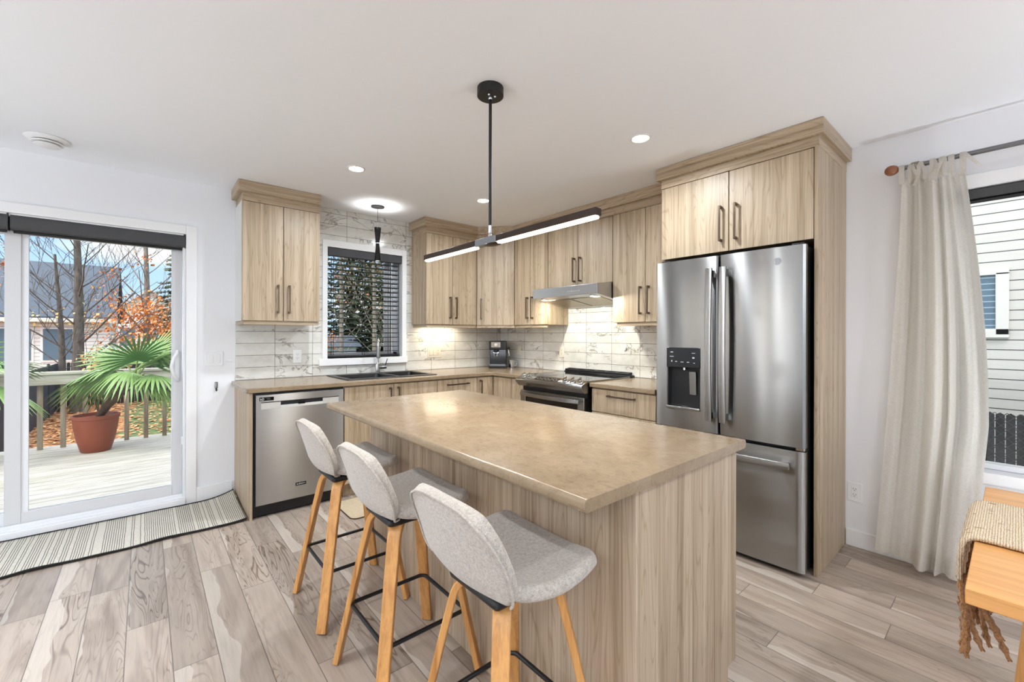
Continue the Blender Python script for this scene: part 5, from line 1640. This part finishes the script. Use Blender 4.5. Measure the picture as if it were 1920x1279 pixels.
def trees():
    rnd = random.Random(11)
    def branch(m, p, d, L, r, depth, tips, spread=.55, up=.12, minr=.004):
        n = 5; pts = [Vector(p)]; dd = Vector(d).normalized()
        for i in range(n):
            dd = (dd + Vector((rnd.uniform(-.12,.12), rnd.uniform(-.12,.12), rnd.uniform(-.05,.10)+up*.3))).normalized()
            pts.append(pts[-1] + dd*(L/n))
        rr = [max(minr, r*(1-.55*i/n)) for i in range(n+1)]
        m.tube(pts, rr, 6 if r > .02 else 4)
        if depth == 0:
            tips.append((pts[-1], dd)); return
        for k in range(rnd.choice((2, 3, 3))):
            i = rnd.randint(2, n); q = pts[i]
            ax = Vector((rnd.uniform(-1,1), rnd.uniform(-1,1), rnd.uniform(-.2,.6))).normalized()
            nd = (dd*.75 + ax*spread*1.3 + Vector((0,0,up))).normalized()
            branch(m, q, nd, L*rnd.uniform(.55,.8), rr[i]*.6, depth-1, tips, spread, up, minr)
    def leaves(pts, n, size, box=.35):
        m = MB()
        for c in pts:
            for i in range(n):
                p = Vector(c) + Vector((rnd.gauss(0,box), rnd.gauss(0,box), rnd.gauss(0,box*.8)))
                a = Vector((rnd.gauss(0,1), rnd.gauss(0,1), rnd.gauss(0,1))).normalized(); b = a.orthogonal().normalized(); c2 = a.cross(b)
                s = size*rnd.uniform(.6, 1.3)
                m.quad(p-b*s, p-c2*s*.7, p+b*s, p+c2*s*.7)
        return m
    def tree(label, x, y, h, r, leaf=None, nleaf=0, lsize=.06, clump=.3, group='trees in the garden', bark=BARK, depth=3, nb=9, z0=.35, lean=(0,0), zl=None, name='bare_tree', cloud=None):
        t = thing(name, (x, y, GZ), label, 'tree', group)
        m = MB(); tips = []
        pts = [Vector((x + lean[0]*s*h + .05*math.sin(4*s), y + lean[1]*s*h, GZ + h*s)) for s in [i/9 for i in range(10)]]
        m.tube(pts, [r*(1-.72*i/9) for i in range(10)], 9)
        for k in range(nb):
            s = z0 + (1-z0)*k/nb; i = min(int(s*9), 8); q = pts[i] + (pts[i+1]-pts[i])*(s*9-i)
            a = k*2.4 + rnd.random()
            branch(m, q, (math.cos(a)*.8, math.sin(a)*.8, .65), h*rnd.uniform(.22,.36)*(1.15-s*.5), r*(1-.7*s)*.22, depth-1, tips, .6, .12, .006)
        obj('trunk', m, bark, t, smooth=60)
        if leaf is not None:
            cand = [tp[0] for tp in tips if (zl is None or zl[0] < tp[0].z < zl[1])]
            cand = cand or [tp[0] for tp in tips[:6]]
            if cloud:                              # a dense low skirt of leaves on short twigs
                for i in range(cloud[0]):
                    a, rr = rnd.random()*6.28, cloud[1]*math.sqrt(rnd.random())
                    q = Vector((x+rr*math.cos(a), y+rr*math.sin(a), rnd.uniform(cloud[2], cloud[3]) - .25*rr))
                    cand.append(q)
            obj('leaves', leaves(cand, nleaf, lsize, clump), leaf, t)
        return t
    orange = leaf_mat('orange_leaves', (186,96,34), (222,150,64))
    rust = leaf_mat('rust_leaves', (150,74,34), (206,128,60))
    yellow = leaf_mat('yellow_leaves', (214,170,88), (236,206,140))
    green = leaf_mat('evergreen_needles', (34,52,36), (64,84,56))
    tree('bare tree with the thick straight trunk by the fence', -1.45, 16.9, 6.6, .15, rust, 30, .040, .16, nb=20, z0=.20, zl=(2.8, 3.6))
    tree('thin bare tree left of the thick straight trunk', -1.78, 17.3, 4.4, .10, yellow, 3, .045, .2, nb=20, z0=.26, lean=(-.02, 0), zl=(.8, 2.0))
    tree('tree with orange autumn leaves right of the white house', .02, 22.3, 7.4, .15, orange, 60, .06, .34, nb=24, z0=.15, bark=BARKL, zl=(.5, 2.7), cloud=(26, 1.15, .9, 2.5), name='autumn_tree')
    t = thing('autumn_shrub', (-.95, 16.2, GZ), 'small shrub with pale orange leaves before the black fence', 'shrub')
    m = MB(); tips = []
    for k in range(6): branch(m, (-.95, 16.2, GZ), (rnd.uniform(-.35,.35), rnd.uniform(-.3,.3), 1), 1.0, .016, 2, tips)
    obj('stems', m, BARK, t)
    obj('leaves', leaves([q[0] for q in tips], 5, .045, .10), leaf_mat('peach_leaves', (214,120,72), (236,182,120)), t)
    def conifer(label, x, y, h, w, mat=green, group='evergreens beyond the garden'):
        t = thing('conifer', (x, y, GZ), label, 'tree', group)
        obj('trunk', MB().lathe([(.16, GZ), (.05, GZ+h*.95)], (x, y, 0), n=8), BARK, t)
        m = MB(); n = 26
        for i in range(n):
            s = i/n; z = GZ + h*(.08+.92*s); rr = w*(1-s)**.9 + .06
            for k in range(10 if s < .7 else 6):
                a = k*6.28/10 + i*.9 + rnd.uniform(-.2,.2)
                d = Vector((math.cos(a), math.sin(a), -.18)); e_ = Vector((-d.y, d.x, 0)); L = rr*rnd.uniform(.75, 1.15)
                b0 = Vector((x, y, z))
                for j in range(5):
                    p = b0 + d*L*(.2+.2*j); ww = .16*L*(1.15-.18*j)+.05
                    m.quad(p-e_*ww+Vector((0,0,-.10)), p+d*L*.26, p+e_*ww+Vector((0,0,-.10)), p-d*L*.1+Vector((0,0,.05)))
        obj('needles', m, mat, t)
    conifer('tall conifer behind the autumn tree right of the houses', 1.4, 33.5, 7.6, 1.9, leaf_mat('conifer_mixed', (52,74,58), (120,112,64)))
    conifer('dark conifer seen through the left part of the blind', 6.9, 25.0, 10.5, 2.5)
    conifer('dark conifer seen through the middle of the blind', 8.9, 24.4, 9.6, 2.3)
    conifer('dark conifer seen through the right part of the blind', 10.4, 22.0, 9.4, 2.4)
    conifer('dark conifer far behind the blind at its centre', 12.5, 30.5, 11.5, 2.8)
    conifer('dark conifer behind the garden shed in the sink window', 5.4, 30.5, 11.0, 3.0)
    conifer('dark conifer at the right edge of the sink window', 12.6, 25.5, 11.0, 3.0)
    brown = leaf_mat('brown_leaves', (112,92,64), (160,134,92))
    tree('bare tree close to the sink window, left of the faucet', 5.3, 15.6, 6.5, .10, brown, 3, .05, .3, nb=14, z0=.18, bark=BARKL)
    tree('bare tree close to the sink window, behind the faucet', 6.1, 14.6, 6.2, .10, brown, 4, .05, .3, nb=14, z0=.18, bark=BARKL)
    tree('bare tree close to the sink window, right of the faucet', 7.2, 16.1, 6.8, .11, rust, 4, .05, .3, nb=14, z0=.18, bark=BARKL)
    t = thing('hedge_shrub', (5.2, 17.6, GZ), 'orange-brown shrub in front of the shed behind the blind', 'shrub')
    obj('leaves', leaves([(5.2+rnd.uniform(-.5,.5), 17.6, rnd.uniform(-.7, 1.3)) for i in range(40)], 14, .06, .18), orange, t)
    t = thing('hedge_shrub', (-.1, 30, GZ), 'round olive hedge in front of the gabled house', 'shrub')
    obj('leaves', leaves([(-.1+rnd.uniform(-1.0,1.0), 30+rnd.uniform(-.3,.3), rnd.uniform(-.8,.35)) for i in range(60)], 26, .08, .16), leaf_mat('olive_leaves', (120,108,44), (164,140,60)), t)
trees()

def palms():
    rnd = random.Random(21)
    gm, t, b = newmat('palm_green')
    isl = N(t, 'ShaderNodeNewGeometry').outputs['Random Per Island']
    t.links.new(rampn(t, isl, [(0, (58,94,40)), (.5, (96,132,62)), (.85, (144,166,104)), (1, (188,182,112))]), b.inputs['Base Color'])
    b.inputs['Roughness'].default_value = .4
    stem = plain('palm_stem', (110,126,64), .5); bark = noisy('palm_bark', (60,48,38), (92,74,56), 30)
    def fan(m, hub, d, size, spread=1.9, n=24, droop=.35, roll=0.0):
        d = Vector(d).normalized()
        s = d.cross(Vector((0,0,1)))
        if s.length < .05: s = Vector((1,0,0))
        s.normalize(); up = s.cross(d).normalized()
        s2 = s*math.cos(roll) + up*math.sin(roll); up = d.cross(s2)*-1; s = s2
        for i in range(n):
            a = (i/(n-1)-.5)*2*spread
            e_ = d*math.cos(a) + s*math.sin(a)
            w = e_.cross(up).normalized()
            L = size*(1-.22*abs(a)/spread)*rnd.uniform(.9,1.08)
            wd = size*.030
            pr = None
            K = 6
            for j in range(K+1):
                q = j/K
                p = Vector(hub) + e_*L*q - Vector((0,0,1))*droop*L*q*q + up*.012*math.sin(i*PI)*q
                ww = wd*(.35+1.2*q if q < .5 else .95*(1-((q-.5)/.5)**2)+.06)
                fold = up*ww*.35
                cur = (p - w*ww, p + fold, p + w*ww)
                V = [m.bm.verts.new(x) for x in cur]
                if pr:
                    m.bm.faces.new((pr[0], pr[1], V[1], V[0])); m.bm.faces.new((pr[1], pr[2], V[2], V[1]))
                pr = V
    def palm(name, label, base, crown, fronds, soilr):
        t = thing(name, base, label, 'plant', 'potted palms on the deck')
        b0, c0 = Vector(base), Vector(crown)
        obj('trunk', MB().tube([b0, b0.lerp(c0, .3)+Vector((-.02,0,0)), b0.lerp(c0, .7)+Vector((.01,0,.0)), c0], [.035, .045, .045, .03], 10), bark, t, smooth=60)
        for (d, pl, size, dr, sp, rl) in fronds:
            d = Vector(d).normalized(); hub = c0 + d*pl - Vector((0,0,pl*pl*.25))
            f = MB(); fan(f, hub, (d+Vector((0,0,-dr*.4))), size, sp, 24, dr, rl)
            fr = obj('frond', f, gm, t)
            obj('leaf_stalk', MB().tube([c0-Vector((0,0,.05)), c0.lerp(hub, .5)+Vector((0,0,.03)), hub], [.010, .008, .006], 6), stem, fr, smooth=60)
    # right vector of the view is about (.76,-.65); towards the door is -y
    px, py = -.445, 7.19
    tc_, t, b = newmat('terracotta_plastic')
    b.inputs['Base Color'].default_value = srgb(132,64,42); b.inputs['Roughness'].default_value = .45
    pt = thing('plant_pot', (px, py, DKZ), 'brown plastic plant pot holding the palm on the deck', 'plant pot')
    obj('pot', MB().lathe([(.0, .002), (.130, .0), (.138, .01), (.172, .14), (.197, .28), (.208, .39), (.217, .395), (.219, .432), (.214, .438), (.200, .438), (.194, .40), (.155, .37), (0, .37)], (px, py, DKZ), n=40), tc_, pt, smooth=40)
    soil = noisy('soil', (36,28,22), (74,58,44), 40)
    obj('soil', MB().lathe([(.190, .372), (.15, .385), (.0, .392)], (px, py, DKZ), n=24), soil, pt)
    V = (.76, -.65)
    palm('potted_palm', 'green fan palm growing in the brown pot on the deck', (px+.02, py, DKZ+.39), (px+.36, py-.30, .78),
         [((-.55,.30,.75), .20, .50, .25, 1.7, .3), ((.10,-.30,.9), .22, .46, .2, 1.9, 0), ((.75,-.45,.75), .25, .52, .2, 1.8, 0),
          ((-.66,.10,.22), .16, .62, .60, 1.2, -.5), ((.85,-.6,.1), .22, .55, .5, 1.6, .2), ((.25,.6,.6), .25, .5, .3, 1.8, 0),
          ((.65,-.2,-.15), .16, .5, .8, 1.6, .4), ((-.1,-.5,.30), .10, .50, .8, 1.4, .3), ((-.85,.55,.35), .30, .50, .8, 1.3, 0), ((.5,.3,.95), .3, .5, .15, 1.8, 0)], .2)
    qx, qy = -1.50, 7.05
    pt = thing('plant_pot', (qx, qy, DKZ), 'second brown plant pot on the deck behind the wide white door stile', 'plant pot')
    obj('pot', MB().lathe([(.0, .002), (.15, .0), (.19, .14), (.225, .33), (.238, .335), (.240, .37), (.225, .37), (.21, .33), (0, .31)], (qx, qy, DKZ), n=36), tc_, pt, smooth=40)
    palm('potted_palm', 'second fan palm half hidden by the wide white door stile', (qx, qy, DKZ+.31), (qx+.02, qy, .80),
         [((.85,-.3,.55), .30, .52, .4, 1.2, .2), ((.85,-.5,-.05), .28, .52, .5, 1.2, .2), ((-.5,.3,.7), .28, .5, .3, 1.7, 0), ((-.8,-.4,.3), .28, .5, .5, 1.6, 0), ((0,-.2,1), .3, .5, .2, 1.8, 0), ((.2,.8,.5), .3, .5, .4, 1.7, 0)], .2)
palms()
